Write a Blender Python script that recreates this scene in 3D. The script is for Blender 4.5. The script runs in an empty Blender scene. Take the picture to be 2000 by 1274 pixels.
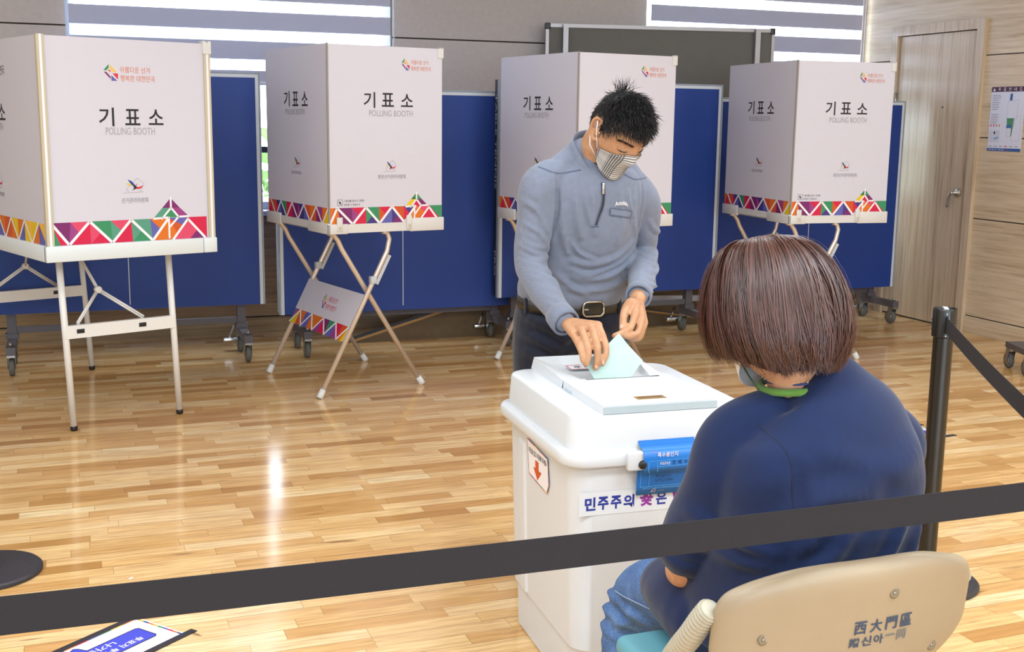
import bpy, bmesh, math, random
import numpy as np
from mathutils import Vector, Matrix
from mathutils.bvhtree import BVHTree

S = bpy.context.scene
COL = S.collection
PI = math.pi

# ---------------------------------------------------------------- camera
cam_d = bpy.data.cameras.new('camera')
cam_d.sensor_width = 36.0
cam_d.sensor_fit = 'HORIZONTAL'
cam_d.lens = 2274.3 * 36.0 / 2000.0
cam_d.clip_start = 0.05
cam = bpy.data.objects.new('camera', cam_d)
COL.objects.link(cam)
def cam_matrix(p, r, yaw):
    cy, sy = math.cos(yaw), math.sin(yaw)
    R0 = Vector((cy, sy, 0)); F0 = Vector((-sy, cy, 0)); D0 = Vector((0, 0, -1))
    F = math.cos(p) * F0 + math.sin(p) * D0
    D = -math.sin(p) * F0 + math.cos(p) * D0
    R = math.cos(r) * R0 + math.sin(r) * D
    D2 = -math.sin(r) * R0 + math.cos(r) * D
    return Matrix((R, -D2, -F)).transposed()
cam.matrix_world = Matrix.Translation((0, 0, 1.45)) @ cam_matrix(.1742, -.0128, -.3634).to_4x4()
S.camera = cam

# ---------------------------------------------------------------- view, world, lights
vs = S.view_settings
S.display_settings.display_device = 'sRGB'
vs.view_transform = 'Standard'
vs.look = 'None'
vs.exposure = 0.02
vs.gamma = 1.0
vs.use_curve_mapping = False
S.cycles.use_denoising = True
S.cycles.max_bounces = 8
S.cycles.diffuse_bounces = 4
S.cycles.glossy_bounces = 4
S.cycles.transmission_bounces = 6
S.cycles.transparent_max_bounces = 12
S.cycles.sample_clamp_indirect = 6.0
S.cycles.caustics_reflective = False
S.cycles.caustics_refractive = False

W = bpy.data.worlds.new('sky'); S.world = W
W.use_nodes = True
bg = W.node_tree.nodes['Background']
bg.inputs[0].default_value = (0.74, 0.86, 1.0, 1)
bg.inputs[1].default_value = 8.0

def area(name, loc, sx, sy, power, col=(1, .95, .88), rot=(0, 0, 0)):
    d = bpy.data.lights.new(name, 'AREA')
    d.shape = 'RECTANGLE'; d.size = sx; d.size_y = sy
    d.energy = power; d.color = col
    o = bpy.data.objects.new(name, d); COL.objects.link(o)
    o.location = loc; o.rotation_euler = rot
    return o
# rows of fluorescent ceiling panels (ceiling at 3.0 m, out of the frame above)
for ix, x in enumerate((-2.6, -0.2, 2.2, 4.6)):
    for iy, y in enumerate((-1.6, 0.8, 3.2, 5.3)):
        area('ceiling_panel_light', (x, y, 2.93), 1.2, 0.6, (56, 57, 31, 9)[iy], (.80, .905, 1.0))

# added cool fill lamps behind the camera, brightening the booth fronts; no windows there
for x in (-3.0, -0.2, 2.6):
    area('front_fill_light', (x, -7.9, 1.75), 2.4, 1.9, 160, (.58, .79, 1.0), (PI / 2, 0, 0))

# ---------------------------------------------------------------- colours and node graphs
def lin(c):
    def f(v):
        return v / 12.92 if v <= .04045 else ((v + .055) / 1.055) ** 2.4
    if isinstance(c, str):
        c = c.lstrip('#'); c = tuple(int(c[i:i + 2], 16) / 255 for i in (0, 2, 4))
    return (f(c[0]), f(c[1]), f(c[2]), 1.0)

class NG:
    """small shader graph helper"""
    def __init__(s, name):
        s.m = bpy.data.materials.new(name); s.m.use_nodes = True
        s.t = s.m.node_tree; s.n = s.t.nodes
        s.b = s.n['Principled BSDF']; s.out = s.n['Material Output']
    def node(s, typ, ins=None, **kw):
        n = s.n.new(typ)
        for k, v in kw.items(): setattr(n, k, v)
        for k, v in (ins or {}).items(): s.put(n.inputs[k], v)
        return n
    def put(s, sock, v):
        if isinstance(v, bpy.types.NodeSocket): s.t.links.new(v, sock)
        elif v is not None: sock.default_value = v
    def math(s, op, a, b=None, c=None):
        n = s.node('ShaderNodeMath', operation=op)
        s.put(n.inputs[0], a)
        if b is not None: s.put(n.inputs[1], b)
        if c is not None: s.put(n.inputs[2], c)
        return n.outputs[0]
    def coord(s, kind='Object'):
        return s.node('ShaderNodeTexCoord').outputs[kind]
    def sep(s, v):
        n = s.node('ShaderNodeSeparateXYZ', {0: v}); return n.outputs
    def comb(s, x, y, z):
        n = s.node('ShaderNodeCombineXYZ', {0: x, 1: y, 2: z}); return n.outputs[0]
    def scale(s, v, sc):
        n = s.node('ShaderNodeVectorMath', {0: v, 1: sc}, operation='MULTIPLY'); return n.outputs[0]
    def noise(s, v, scale, detail=4, rough=.55, dim='3D'):
        n = s.node('ShaderNodeTexNoise', {'Vector': v, 'Scale': scale, 'Detail': detail, 'Roughness': rough}); return n.outputs[0]
    def white(s, v, dim='1D'):
        n = s.node('ShaderNodeTexWhiteNoise', noise_dimensions=dim)
        if dim == '1D': s.put(n.inputs['W'], v)
        else: s.put(n.inputs['Vector'], v)
        return n.outputs[0]
    def ramp(s, f, stops, interp='LINEAR'):
        n = s.node('ShaderNodeValToRGB', {0: f}); cr = n.color_ramp; cr.interpolation = interp
        while len(cr.elements) < len(stops): cr.elements.new(.5)
        for e, (p, c) in zip(cr.elements, stops):
            e.position = p; e.color = c if len(c) == 4 else (*c, 1)
        return n.outputs[0]
    def mix(s, f, a, b, mode='MIX'):
        n = s.node('ShaderNodeMix', data_type='RGBA', blend_type=mode)
        s.put(n.inputs[0], f); s.put(n.inputs[6], a); s.put(n.inputs[7], b); return n.outputs[2]
    def bump(s, h, strength=.3, dist=.002):
        n = s.node('ShaderNodeBump', {'Height': h, 'Strength': strength, 'Distance': dist}); s.put(s.b.inputs['Normal'], n.outputs[0])
    def set(s, **kw):
        names = dict(col='Base Color', rough='Roughness', metal='Metallic', spec='Specular IOR Level', coat='Coat Weight', coatr='Coat Roughness',
                     trans='Transmission Weight', alpha='Alpha', sheen='Sheen Weight', sheenr='Sheen Roughness', sss='Subsurface Weight', ior='IOR')
        for k, v in kw.items(): s.put(s.b.inputs[names[k]], v)
        return s

MATS = {}
def mat(name, col='#cccccc', rough=.5, metal=0., spec=.5, noise=0., nscale=20., bump=0., bscale=200., **kw):
    if name in MATS: return MATS[name]
    g = NG(name); c = lin(col)
    base = c
    if noise:
        f = g.noise(g.coord(), nscale, 4, .6)
        lo = tuple(v * (1 - noise) for v in c[:3]) + (1,); hi = tuple(min(1, v * (1 + noise)) for v in c[:3]) + (1,)
        base = g.ramp(f, [(.3, lo), (.7, hi)])
    g.set(col=base, rough=rough, metal=metal, spec=spec, **kw)
    if bump: g.bump(g.noise(g.coord(), bscale, 3, .6), bump, .001)
    MATS[name] = g.m
    return g.m

# ---------------------------------------------------------------- mesh builder
def frame(d):
    d = Vector(d).normalized()
    a = Vector((0, 0, 1)) if abs(d.z) < .9 else Vector((1, 0, 0))
    x = a.cross(d).normalized(); y = d.cross(x)
    return x, y, d

_TEXT = {}
def text_geo(s, bold=0.0):
    key = (s, bold)
    if key in _TEXT: return _TEXT[key]
    c = bpy.data.curves.new('t', 'FONT'); c.body = s; c.size = 1.0; c.offset = bold; c.resolution_u = 3
    c.space_line = 1.25
    o = bpy.data.objects.new('t', c); COL.objects.link(o)
    dg = bpy.context.evaluated_depsgraph_get(); dg.update()
    m = bpy.data.meshes.new_from_object(o.evaluated_get(dg))
    V = np.array([v.co[:2] for v in m.vertices]); F = [tuple(p.vertices) for p in m.polygons]
    bpy.data.objects.remove(o); bpy.data.curves.remove(c); bpy.data.meshes.remove(m)
    if len(V):
        lo, hi = V.min(0), V.max(0)
        V = (V - lo) / np.maximum(hi - lo, 1e-9); asp = (hi - lo)[0] / (hi - lo)[1]
    else: asp = 1
    _TEXT[key] = (V, F, asp)
    return _TEXT[key]

class MB:
    def __init__(s, mat=None):
        s.v = []; s.f = []; s.fm = []; s.mats = []; s.cur = mat; s.sm = []; s.smooth = False
    def use(s, m): s.cur = m; return s
    def _mi(s, m=None):
        m = m or s.cur
        if m not in s.mats: s.mats.append(m)
        return s.mats.index(m)
    def add(s, vs_, fs, m=None, M=None, smooth=None):
        b = len(s.v)
        for p in vs_:
            p = Vector(p)
            s.v.append(M @ p if M is not None else p)
        mi = s._mi(m)
        sm = s.smooth if smooth is None else smooth
        for f in fs:
            s.f.append(tuple(i + b for i in f)); s.fm.append(mi); s.sm.append(sm)
        return s
    def box(s, lo, hi, m=None, M=None):
        x0, y0, z0 = lo; x1, y1, z1 = hi
        return s.add([(x0, y0, z0), (x1, y0, z0), (x1, y1, z0), (x0, y1, z0), (x0, y0, z1), (x1, y0, z1), (x1, y1, z1), (x0, y1, z1)],
                     [(0, 3, 2, 1), (4, 5, 6, 7), (0, 1, 5, 4), (1, 2, 6, 5), (2, 3, 7, 6), (3, 0, 4, 7)], m, M, False)
    def bbox(s, lo, hi, r, m=None, M=None, seg=2):
        """bevelled box"""
        bm = bmesh.new(); bmesh.ops.create_cube(bm, size=1)
        for v in bm.verts: v.co = Vector([lo[i] + (v.co[i] + .5) * (hi[i] - lo[i]) for i in range(3)])
        bmesh.ops.bevel(bm, geom=bm.edges[:], offset=r, segments=seg, profile=.5, affect='EDGES')
        bm.verts.index_update()
        s.add([v.co.copy() for v in bm.verts], [tuple(v.index for v in f.verts) for f in bm.faces], m, M, True); bm.free(); return s
    def bar(s, a, b, w, h, m=None, up=None):
        a, b = Vector(a), Vector(b); x, y, d = frame(b - a)
        if up is not None:
            y = Vector(up); x = y.cross(d).normalized(); y = d.cross(x)
        x *= w / 2; y *= h / 2
        return s.add([a - x - y, a + x - y, a + x + y, a - x + y, b - x - y, b + x - y, b + x + y, b - x + y],
                     [(3, 2, 1, 0), (4, 5, 6, 7), (0, 1, 5, 4), (1, 2, 6, 5), (2, 3, 7, 6), (3, 0, 4, 7)], m, None, False)
    def tube(s, pts, r, n=12, m=None, cap=True, flat=1.0):
        pts = [Vector(p) for p in pts]; k = len(pts)
        rs = r if isinstance(r, (list, tuple)) else [r] * k
        vs_, fs = [], []
        x = None
        for i, p in enumerate(pts):
            d = (pts[min(i + 1, k - 1)] - pts[max(i - 1, 0)]).normalized()
            if x is None: x, y, _ = frame(d)
            else:
                x = (x - d * x.dot(d)).normalized(); y = d.cross(x)
            for j in range(n):
                a = 2 * PI * j / n
                vs_.append(p + x * (math.cos(a) * rs[i]) + y * (math.sin(a) * rs[i] * flat))
        for i in range(k - 1):
            for j in range(n):
                fs.append((i * n + j, i * n + (j + 1) % n, (i + 1) * n + (j + 1) % n, (i + 1) * n + j))
        s.add(vs_, fs, m, None, True)
        if cap:
            b = len(s.v) - len(vs_)
            mi = s._mi(m)
            s.f.append(tuple(b + j for j in reversed(range(n)))); s.fm.append(mi); s.sm.append(False)
            s.f.append(tuple(b + (k - 1) * n + j for j in range(n))); s.fm.append(mi); s.sm.append(False)
        return s
    def lathe(s, prof, n=32, m=None, M=None, smooth=True):
        """prof = [(r, z)...]"""
        vs_, fs = [], []
        for r, z in prof:
            for j in range(n):
                a = 2 * PI * j / n; vs_.append((r * math.cos(a), r * math.sin(a), z))
        for i in range(len(prof) - 1):
            for j in range(n):
                fs.append((i * n + j, i * n + (j + 1) % n, (i + 1) * n + (j + 1) % n, (i + 1) * n + j))
        fs.append(tuple(reversed(range(n)))); fs.append(tuple((len(prof) - 1) * n + j for j in range(n)))
        return s.add(vs_, fs, m, M, smooth)
    def prism(s, poly, d, m=None, M=None):
        """poly in xz (list of 2D), extruded along +y by d"""
        n = len(poly)
        vs_ = [(p[0], 0, p[1]) for p in poly] + [(p[0], d, p[1]) for p in poly]
        fs = [tuple(range(n)), tuple(reversed(range(n, 2 * n)))] + [((i + 1) % n, i, n + i, n + (i + 1) % n) for i in range(n)]
        return s.add(vs_, fs, m, M, False)
    def poly(s, pts, m=None):
        return s.add(pts, [tuple(range(len(pts)))], m, None, False)
    def flat(s, poly, O, ax, ay, m=None, off=.0006):
        O, ax, ay = Vector(O), Vector(ax), Vector(ay); n = ax.cross(ay).normalized() * off
        return s.poly([O + ax * p[0] + ay * p[1] + n for p in poly], m)
    def line2(s, pts, w, O, ax, ay, m=None, off=.0009, closed=False):
        q = list(pts) + ([pts[0]] if closed else [])
        for a, b in zip(q[:-1], q[1:]):
            dx, dy = b[0] - a[0], b[1] - a[1]; L = math.hypot(dx, dy) or 1
            px, py = -dy / L * w / 2, dx / L * w / 2; ex, ey = dx / L * w * .25, dy / L * w * .25
            s.flat([(a[0] - px - ex, a[1] - py - ey), (b[0] - px + ex, b[1] - py + ey), (b[0] + px + ex, b[1] + py + ey), (a[0] + px - ex, a[1] + py - ey)], O, ax, ay, m, off)
        return s
    def text(s, t, O, ax, ay, box, m=None, off=.0009, bold=0.0):
        """text stretched to box=(x0,y0,x1,y1) in the (ax, ay) plane"""
        V, F, _ = text_geo(t, bold)
        O, ax, ay = Vector(O), Vector(ax), Vector(ay); n = ax.cross(ay).normalized() * off
        x0, y0, x1, y1 = box
        return s.add([O + ax * (x0 + p[0] * (x1 - x0)) + ay * (y0 + p[1] * (y1 - y0)) + n for p in V], F, m, None, False)
    def mesh(s, name):
        me = bpy.data.meshes.new(name)
        me.from_pydata([tuple(p) for p in s.v], [], s.f)
        for m in s.mats: me.materials.append(m)
        me.polygons.foreach_set('material_index', s.fm)
        me.polygons.foreach_set('use_smooth', s.sm)
        me.update(); return me
    def build(s, name, parent=None, loc=(0, 0, 0), rot=(0, 0, 0), **tags):
        o = bpy.data.objects.new(name, s.mesh(name)); COL.objects.link(o)
        if parent is not None: o.parent = parent
        o.location = loc; o.rotation_euler = rot
        for k, v in tags.items(): o[k] = v
        return o

def thing(name, label, cat, loc=(0, 0, 0), rz=0., group=None):
    o = bpy.data.objects.new(name, None); COL.objects.link(o)
    o.empty_display_size = .1
    o.location = loc; o.rotation_euler = (0, 0, rz)
    o['label'] = label; o['category'] = cat
    if group: o['group'] = group
    return o
def tag(o, label, cat, group=None):
    o['label'] = label; o['category'] = cat
    if group: o['group'] = group
    return o
def kids(o): return [c for c in COL.objects if c.parent == o]
def copy_tree(o, parent=None):
    c = o.copy(); COL.objects.link(c)
    if parent is not None: c.parent = parent
    for ch in kids(o): copy_tree(ch, c)
    return c
def sharp(o, ang=40):
    """smooth shading split at sharp angles"""
    me = o.data
    for p in me.polygons: p.use_smooth = True
    me.set_sharp_from_angle(angle=math.radians(ang))
    return o
# ================================================================ ROOM
YB, XR, ZC = 7.90, 5.97, 3.0

# ---- floor: short strips of maple parquet running along X
g = NG('parquet')
px, py, pz = g.sep(g.coord())
w = .066
rowf = g.math('DIVIDE', py, w); row = g.math('FLOOR', rowf); fr = g.math('FRACT', rowf)
r1 = g.white(row); r2 = g.white(g.math('ADD', row, 37.3))
ln = g.math('MULTIPLY_ADD', r2, .30, .24)
xo = g.math('ADD', g.math('DIVIDE', px, ln), g.math('MULTIPLY', r1, 17.0))
colm = g.math('FLOOR', xo); fx = g.math('FRACT', xo)
tone = g.white(g.comb(row, colm, 0.), '3D')
tone2 = g.white(g.comb(row, colm, 5.), '3D')
base = g.ramp(tone, [(0., lin('#b5864c')), (.14, lin('#d0a163')), (.5, lin('#e8c084')), (.8, lin('#f0cd96')), (1., lin('#f5dbab'))])
base = g.mix(g.math('MULTIPLY', tone2, .28), base, lin('#d39c60'))
gv = g.comb(g.math('ADD', g.math('MULTIPLY', px, 5.), g.math('MULTIPLY', tone, 40.)), g.math('MULTIPLY', py, 60.), 0.)
grain = g.noise(gv, 1., 5, .62)
base = g.mix(g.ramp(grain, [(.30, (.55, .55, .55)), (.62, (0, 0, 0))]), base, lin('#9c6a3c'))
kn = g.noise(g.comb(g.math('MULTIPLY', px, 3.2), g.math('MULTIPLY', py, 19.), tone), 1.3, 2, .5)
base = g.mix(g.ramp(kn, [(.70, (0, 0, 0)), (.80, (.7, .7, .7))]), base, lin('#6d4526'))
# joints: thin between strips, wider round every second row (board edges)
strip = g.math('LESS_THAN', fr, .022)
even = g.math('LESS_THAN', g.math('FRACT', g.math('MULTIPLY', row, .5)), .25)
board = g.math('MULTIPLY', g.math('LESS_THAN', fr, .045), even)
endj = g.math('LESS_THAN', g.math('MULTIPLY', fx, ln), .0022)
seam = g.math('MAXIMUM', g.math('MULTIPLY', strip, .35), g.math('MAXIMUM', g.math('MULTIPLY', board, .75), g.math('MULTIPLY', endj, .5)))
base = g.mix(g.math('MULTIPLY', seam, .8), base, lin('#6b4826'))
rg = g.math('MULTIPLY_ADD', g.noise(g.coord(), 2.2, 3, .5), .06, .105)
g.set(col=base, rough=rg, spec=.45)
g.bump(g.math('SUBTRACT', g.math('MULTIPLY', g.noise(g.comb(g.math('MULTIPLY', px, 2.), g.math('MULTIPLY', py, 9.), 0.), 1.5, 2, .5), .5), g.math('MULTIPLY', seam, .6)), .12, .001)
M_FLOOR = g.m
fl = MB(M_FLOOR).box((-5, -8, -.05), (XR + .1, YB + .1, 0)).build('floor', kind='structure')

M_CEIL = mat('ceiling_paint', '#e4e6ea', .9)
M_PLASTER = mat('plaster', '#d2d4d8', .9)
MB(M_CEIL).box((-5, -8, ZC), (XR + .1, YB + .1, ZC + .1)).build('ceiling', kind='structure')
MB(M_PLASTER).box((-5.1, -8, 0), (-5, YB, ZC)).build('wall_left', kind='structure')
MB(M_PLASTER).box((-5.1, -8.1, 0), (XR + .1, -8, ZC)).build('wall_front', kind='structure')

# ---- wood veneer
def wood(name, a, b, c, along='y', rough=.42, sc=1.):
    g = NG(name); x, y, z = g.sep(g.coord())
    if along == 'y': v = g.comb(g.math('MULTIPLY', x, 60. * sc), g.math('MULTIPLY', y, 2.6 * sc), g.math('MULTIPLY', z, 55. * sc))
    elif along == 'x': v = g.comb(g.math('MULTIPLY', x, 2.6 * sc), g.math('MULTIPLY', y, 60. * sc), g.math('MULTIPLY', z, 55. * sc))
    else: v = g.comb(g.math('MULTIPLY', x, 55. * sc), g.math('MULTIPLY', y, 55. * sc), g.math('MULTIPLY', z, 2.2 * sc))
    f = g.noise(v, 1., 5, .65)
    f2 = g.noise(g.scale(v, (.22, .35, .22)), 1., 3, .6)
    f = g.math('ADD', g.math('MULTIPLY', f, .6), g.math('MULTIPLY', f2, .4))
    g.set(col=g.ramp(f, [(.34, lin(c)), (.47, lin(a)), (.6, lin(b))]), rough=rough, spec=.45)
    g.bump(f, .08, .001)
    MATS[name] = g.m; return g.m
M_WALLWOOD = wood('oak_panel', '#ccb596', '#d8c4a8', '#b39a7a', 'y', .45)
M_DOORWOOD = wood('oak_door', '#c0a98d', '#cdb89c', '#a38d70', 'z', .24)
M_BACKWOOD = wood('oak_dado', '#96784f', '#a88a60', '#6d5536', 'x', .5)
M_GROOVE = mat('groove', '#3c2f20', .9)
M_FABRIC = mat('wall_fabric', '#c0b4ac', .95, noise=.05, nscale=30, bump=.3, bscale=500)
M_BLACK = mat('black_plastic', '#141414', .45)

# back wall, window openings x .03-2.11 and 4.03-XR-.03, z .84-2.75
WZ0, WZ1 = .84, 2.75
WX = ((.03, 2.11), (4.03, XR - .03))
bw = MB(M_FABRIC)
solid = [(-5, WX[0][0]), (WX[0][1], WX[1][0])]
for x0, x1 in solid:
    for z0, z1, m in ((.0, .115, M_BACKWOOD), (.125, .835, M_BACKWOOD), (.845, 1.415, M_FABRIC), (1.425, 1.995, M_FABRIC), (2.005, 2.575, M_FABRIC), (2.585, 3.0, M_FABRIC)):
        bw.box((x0, YB, z0), (x1, YB + .012, z1), m)
    bw.box((x0, YB + .008, 0), (x1, YB + .22, ZC), M_GROOVE)
for x0, x1 in WX:
    for z0, z1 in ((.0, .115), (.125, WZ0)):
        bw.box((x0, YB, z0), (x1, YB + .012, z1), M_BACKWOOD)
    bw.box((x0, YB + .008, 0), (x1, YB + .22, WZ0 - .01), M_GROOVE)
    bw.box((x0, YB, WZ1), (x1, YB + .22, ZC), M_FABRIC)
bw.box((WX[1][1], YB, 0), (XR, YB + .22, ZC), M_FABRIC)
bw.build('wall_back', kind='structure')

# right wall: horizontal oak boards with shadow gaps, door opening y 6.68-7.46
DY0, DY1, DZ = 6.635, 7.46, 2.115
rw = MB(M_WALLWOOD)
def wall_run(y0, y1, levels):
    for z0, z1 in levels:
        rw.box((XR, y0, z0), (XR + .012, y1, z1))
LV = [(0, .118), (.126, .81), (.818, 1.374), (1.382, 1.936), (1.944, 2.5), (2.508, 3.0)]
wall_run(-8, DY0 - .075, LV)
wall_run(DY1 + .075, YB, LV)
wall_run(DY0 - .075, DY1 + .075, [(DZ + .075, 2.5), (2.508, 3.0)])
rw.box((XR + .008, -8, 0), (XR + .1, DY0 - .05, ZC), M_GROOVE)
rw.box((XR + .008, DY1 + .05, 0), (XR + .1, YB + .2, ZC), M_GROOVE)
rw.box((XR + .008, DY0 - .05, DZ + .05), (XR + .1, DY1 + .05, ZC), M_GROOVE)
rw.box((XR + .05, DY0 - .05, 0), (XR + .1, DY1 + .05, DZ + .06), M_GROOVE)
rw.build('wall_right', kind='structure')

# door
M_CHROME = mat('chrome', '#c9c9c9', .18, 1.)
M_STEEL = mat('brushed_steel', '#b4b2ae', .35, 1.)
dr = MB(M_DOORWOOD).box((XR - .002, DY0, .012), (XR + .04, DY1, DZ)).build('door_1', kind='structure')
ff = MB(M_DOORWOOD)
ff.box((XR - .028, DY0 - .075, 0), (XR + .06, DY0 - .004, DZ + .075))
ff.box((XR - .028, DY1 + .004, 0), (XR + .06, DY1 + .075, DZ + .075))
ff.box((XR - .028, DY0 - .004, DZ + .006), (XR + .06, DY1 + .004, DZ + .075))
ff.build('door_frame', dr)
hd = MB(M_STEEL); hd.smooth = True
hd.lathe([(.028, 0), (.03, .006), (.026, .012), (.013, .014), (.012, .05)], 20, None, Matrix.Translation((XR - .002, 6.72, .985)) @ Matrix.Rotation(-PI / 2, 4, 'Y'))
hd.tube([(XR - .05, 6.72, .985), (XR - .055, 6.735, .982), (XR - .056, 6.755, .955), (XR - .056, 6.765, .90), (XR - .052, 6.768, .88)], [.012, .012, .010, .009, .008], 10, None)
hd.build('door_handle', dr, label='brushed steel lever handle')
hg = MB(M_STEEL)
hg.tube([(XR - .012, DY1 + .003, 1.58), (XR - .012, DY1 + .003, 1.70)], .009, 10)
hg.build('door_hinge', dr)
MB(mat('peephole', '#5a4a38', .3)).lathe([(.009, 0), (.009, .004)], 14, None, Matrix.Translation((XR - .001, 6.95, 1.59)) @ Matrix.Rotation(-PI / 2, 4, 'Y')).build('door_viewer', dr)
MB(M_GROOVE).box((XR - .001, DY0, 0), (XR + .05, DY1, .012)).build('door_gap', dr)

# baseboards
MB(M_WALLWOOD).box((XR - .012, -8, 0), (XR, DY0 - .076, .112)).build('baseboard_right', kind='structure')
MB(M_BACKWOOD).box((-5, YB - .012, 0), (XR, YB, .108)).build('baseboard_back', kind='structure')

# windows with frames and glass
M_ALU = mat('white_aluminium', '#c8ccd6', .4, .2)
M_DARKFR = mat('dark_frame', '#30343c', .4)
g = NG('window_glass'); tb = g.node('ShaderNodeBsdfTransparent'); gb = g.node('ShaderNodeBsdfGlossy', {'Roughness': .02})
mx = g.node('ShaderNodeMixShader', {0: .05}); g.t.links.new(tb.outputs[0], mx.inputs[1]); g.t.links.new(gb.outputs[0], mx.inputs[2])
g.t.links.new(mx.outputs[0], g.out.inputs[0]); M_GLASS = g.m
for i, (x0, x1) in enumerate(WX):
    wf = MB(M_ALU)
    for a, b in (((x0, WZ0), (x1, WZ0 + .05)), ((x0, WZ1 - .05), (x1, WZ1)), ((x0, WZ0), (x0 + .05, WZ1)), ((x1 - .05, WZ0), (x1, WZ1)),
                 (((x0 + x1) / 2 - .03, WZ0), ((x0 + x1) / 2 + .03, WZ1))):
        wf.box((a[0], YB + .10, a[1]), (b[0], YB + .16, b[1]))
    wo = wf.build('window_%d' % (i + 1), kind='structure')
    mid = (x0 + x1) / 2
    for a, b in ((x0 + .05, mid - .03), (mid + .03, x1 - .05)):
        MB(M_GLASS).box((a, YB + .125, WZ0 + .05), (b, YB + .131, WZ1 - .05)).build('window_pane', wo)
    MB(M_DARKFR).box((x0 + .05, YB + .09, 1.22), (x1 - .05, YB + .105, 1.26)).build('window_transom', wo)
    MB(M_ALU).box((x0 - .02, YB - .07, WZ0 - .03), (x1 + .01, YB + .11, WZ0)).build('window_sill', wo)

# zebra roller blinds: opaque bands alternating with sheer bands
def zebra(name):
    g = NG(name); x, y, z = g.sep(g.coord())
    ph = g.math('FRACT', g.math('DIVIDE', g.math('ADD', z, 10.), .187))
    op = g.math('GREATER_THAN', ph, .38)
    d1 = g.node('ShaderNodeBsdfDiffuse', {'Color': lin('#c2c1d0')}); t1 = g.node('ShaderNodeBsdfTranslucent', {'Color': lin('#a9abc4')})
    m1 = g.node('ShaderNodeMixShader', {0: .07}); g.t.links.new(d1.outputs[0], m1.inputs[1]); g.t.links.new(t1.outputs[0], m1.inputs[2])
    tr = g.node('ShaderNodeBsdfTransparent', {'Color': (.9, .92, 1, 1)}); d2 = g.node('ShaderNodeBsdfTranslucent', {'Color': lin('#e8e9f6')})
    m2 = g.node('ShaderNodeMixShader', {0: .35}); g.t.links.new(tr.outputs[0], m2.inputs[1]); g.t.links.new(d2.outputs[0], m2.inputs[2])
    mm = g.node('ShaderNodeMixShader', {0: op}); g.t.links.new(m2.outputs[0], mm.inputs[1]); g.t.links.new(m1.outputs[0], mm.inputs[2])
    g.t.links.new(mm.outputs[0], g.out.inputs[0]); return g.m
M_ZEB = zebra('zebra_blind')
def blind(lab, x0, x1, zb, shift):
    t = thing('roller_blind', lab, 'blind', ((x0 + x1) / 2, YB - .035, zb), 0, 'striped window blinds')
    h = (x1 - x0) / 2
    n = 24
    z1 = 2.78 - zb
    f = MB(M_ZEB); vs_ = []
    M_ = []
    f.box((-h, -.001, .02 ), (h, .001, z1), M_ZEB)
    o = f.build('blind_fabric', t)
    # fabric mesh is offset so that bands fall where the photograph shows them
    for v in o.data.vertices: v.co.z += shift
    o.location.z = -shift
    MB(M_ALU).bbox((-h - .005, -.014, 0), (h + .005, .014, .028), .005).build('bottom_rail', t)
    MB(M_ALU).bbox((-h - .01, -.04, z1 - .02), (h + .01, .035, z1 + .05), .006).build('head_box', t)
    ch = MB(M_ALU); ch.tube([(h + .022, -.01, -.25), (h + .022, -.01, z1)], .0035, 6); ch.build('pull_chain', t)
    return t
blind('striped grey roller blind behind the leftmost polling booth, clear of the grey board', .05, 2.085, 1.66, .005)
blind('striped grey roller blind beside the door, partly behind the tall grey board', 4.05, XR - .06, 1.55, -.096)

# outside, seen only through glass and sheer bands
hb = MB(mat('pink_brick', '#6b5854', .9, noise=.15, nscale=6))
hb.box((-3.5, 11.0, -.5), (.75, 12.2, 2.10)); hb.box((-3.6, 10.9, 2.10), (1.62, 12.3, 2.20)); hb.box((-3.6, 10.9, 2.20), (1.62, 12.3, 2.33), mat('concrete_ledge', '#66626e', .9))
tag(hb.build('neighbouring_building'), 'pale pink building outside, seen through the sheer band of the left blind', 'building')
rnd = random.Random(4)
hv = MB(mat('hedge_leaf', '#7da352', .7, noise=.3, nscale=9)); hv.smooth = False
for k in range(2200):
    c = Vector((rnd.uniform(.6, 6.4), rnd.uniform(9.5, 10.1), rnd.uniform(-.4, 1.35))); s_ = rnd.uniform(.05, .10)
    a = Vector((rnd.uniform(-1, 1), rnd.uniform(-1, 1), rnd.uniform(-1, 1))).normalized(); b = a.orthogonal().normalized()
    hv.poly([c - a * s_, c + b * s_ * .5, c + a * s_, c - b * s_ * .5])
tag(hv.build('hedge'), 'green hedge outside, glimpsed through the gap beside the second booth', 'hedge')
# ================================================================ FOLDED TABLE TENNIS TABLES
M_BLUE = mat('table_blue', '#123784', .55, noise=.04, nscale=3)
M_LINE = mat('line_white', '#cfd3d6', .6)
M_RIM = mat('rim_grey', '#9aa1a8', .5, noise=.12, nscale=12)
M_STEELGREY = mat('grey_paint_steel', '#5a5458', .5)
M_RUBBER = mat('grey_rubber', '#5e5f5c', .7, noise=.1, nscale=40)
M_ZINC = mat('zinc', '#9d9a92', .4, .8)
M_APRON_L = mat('apron_light', '#b9bdc2', .5)
M_APRON_D = mat('apron_black', '#1c1d22', .5)

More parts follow.
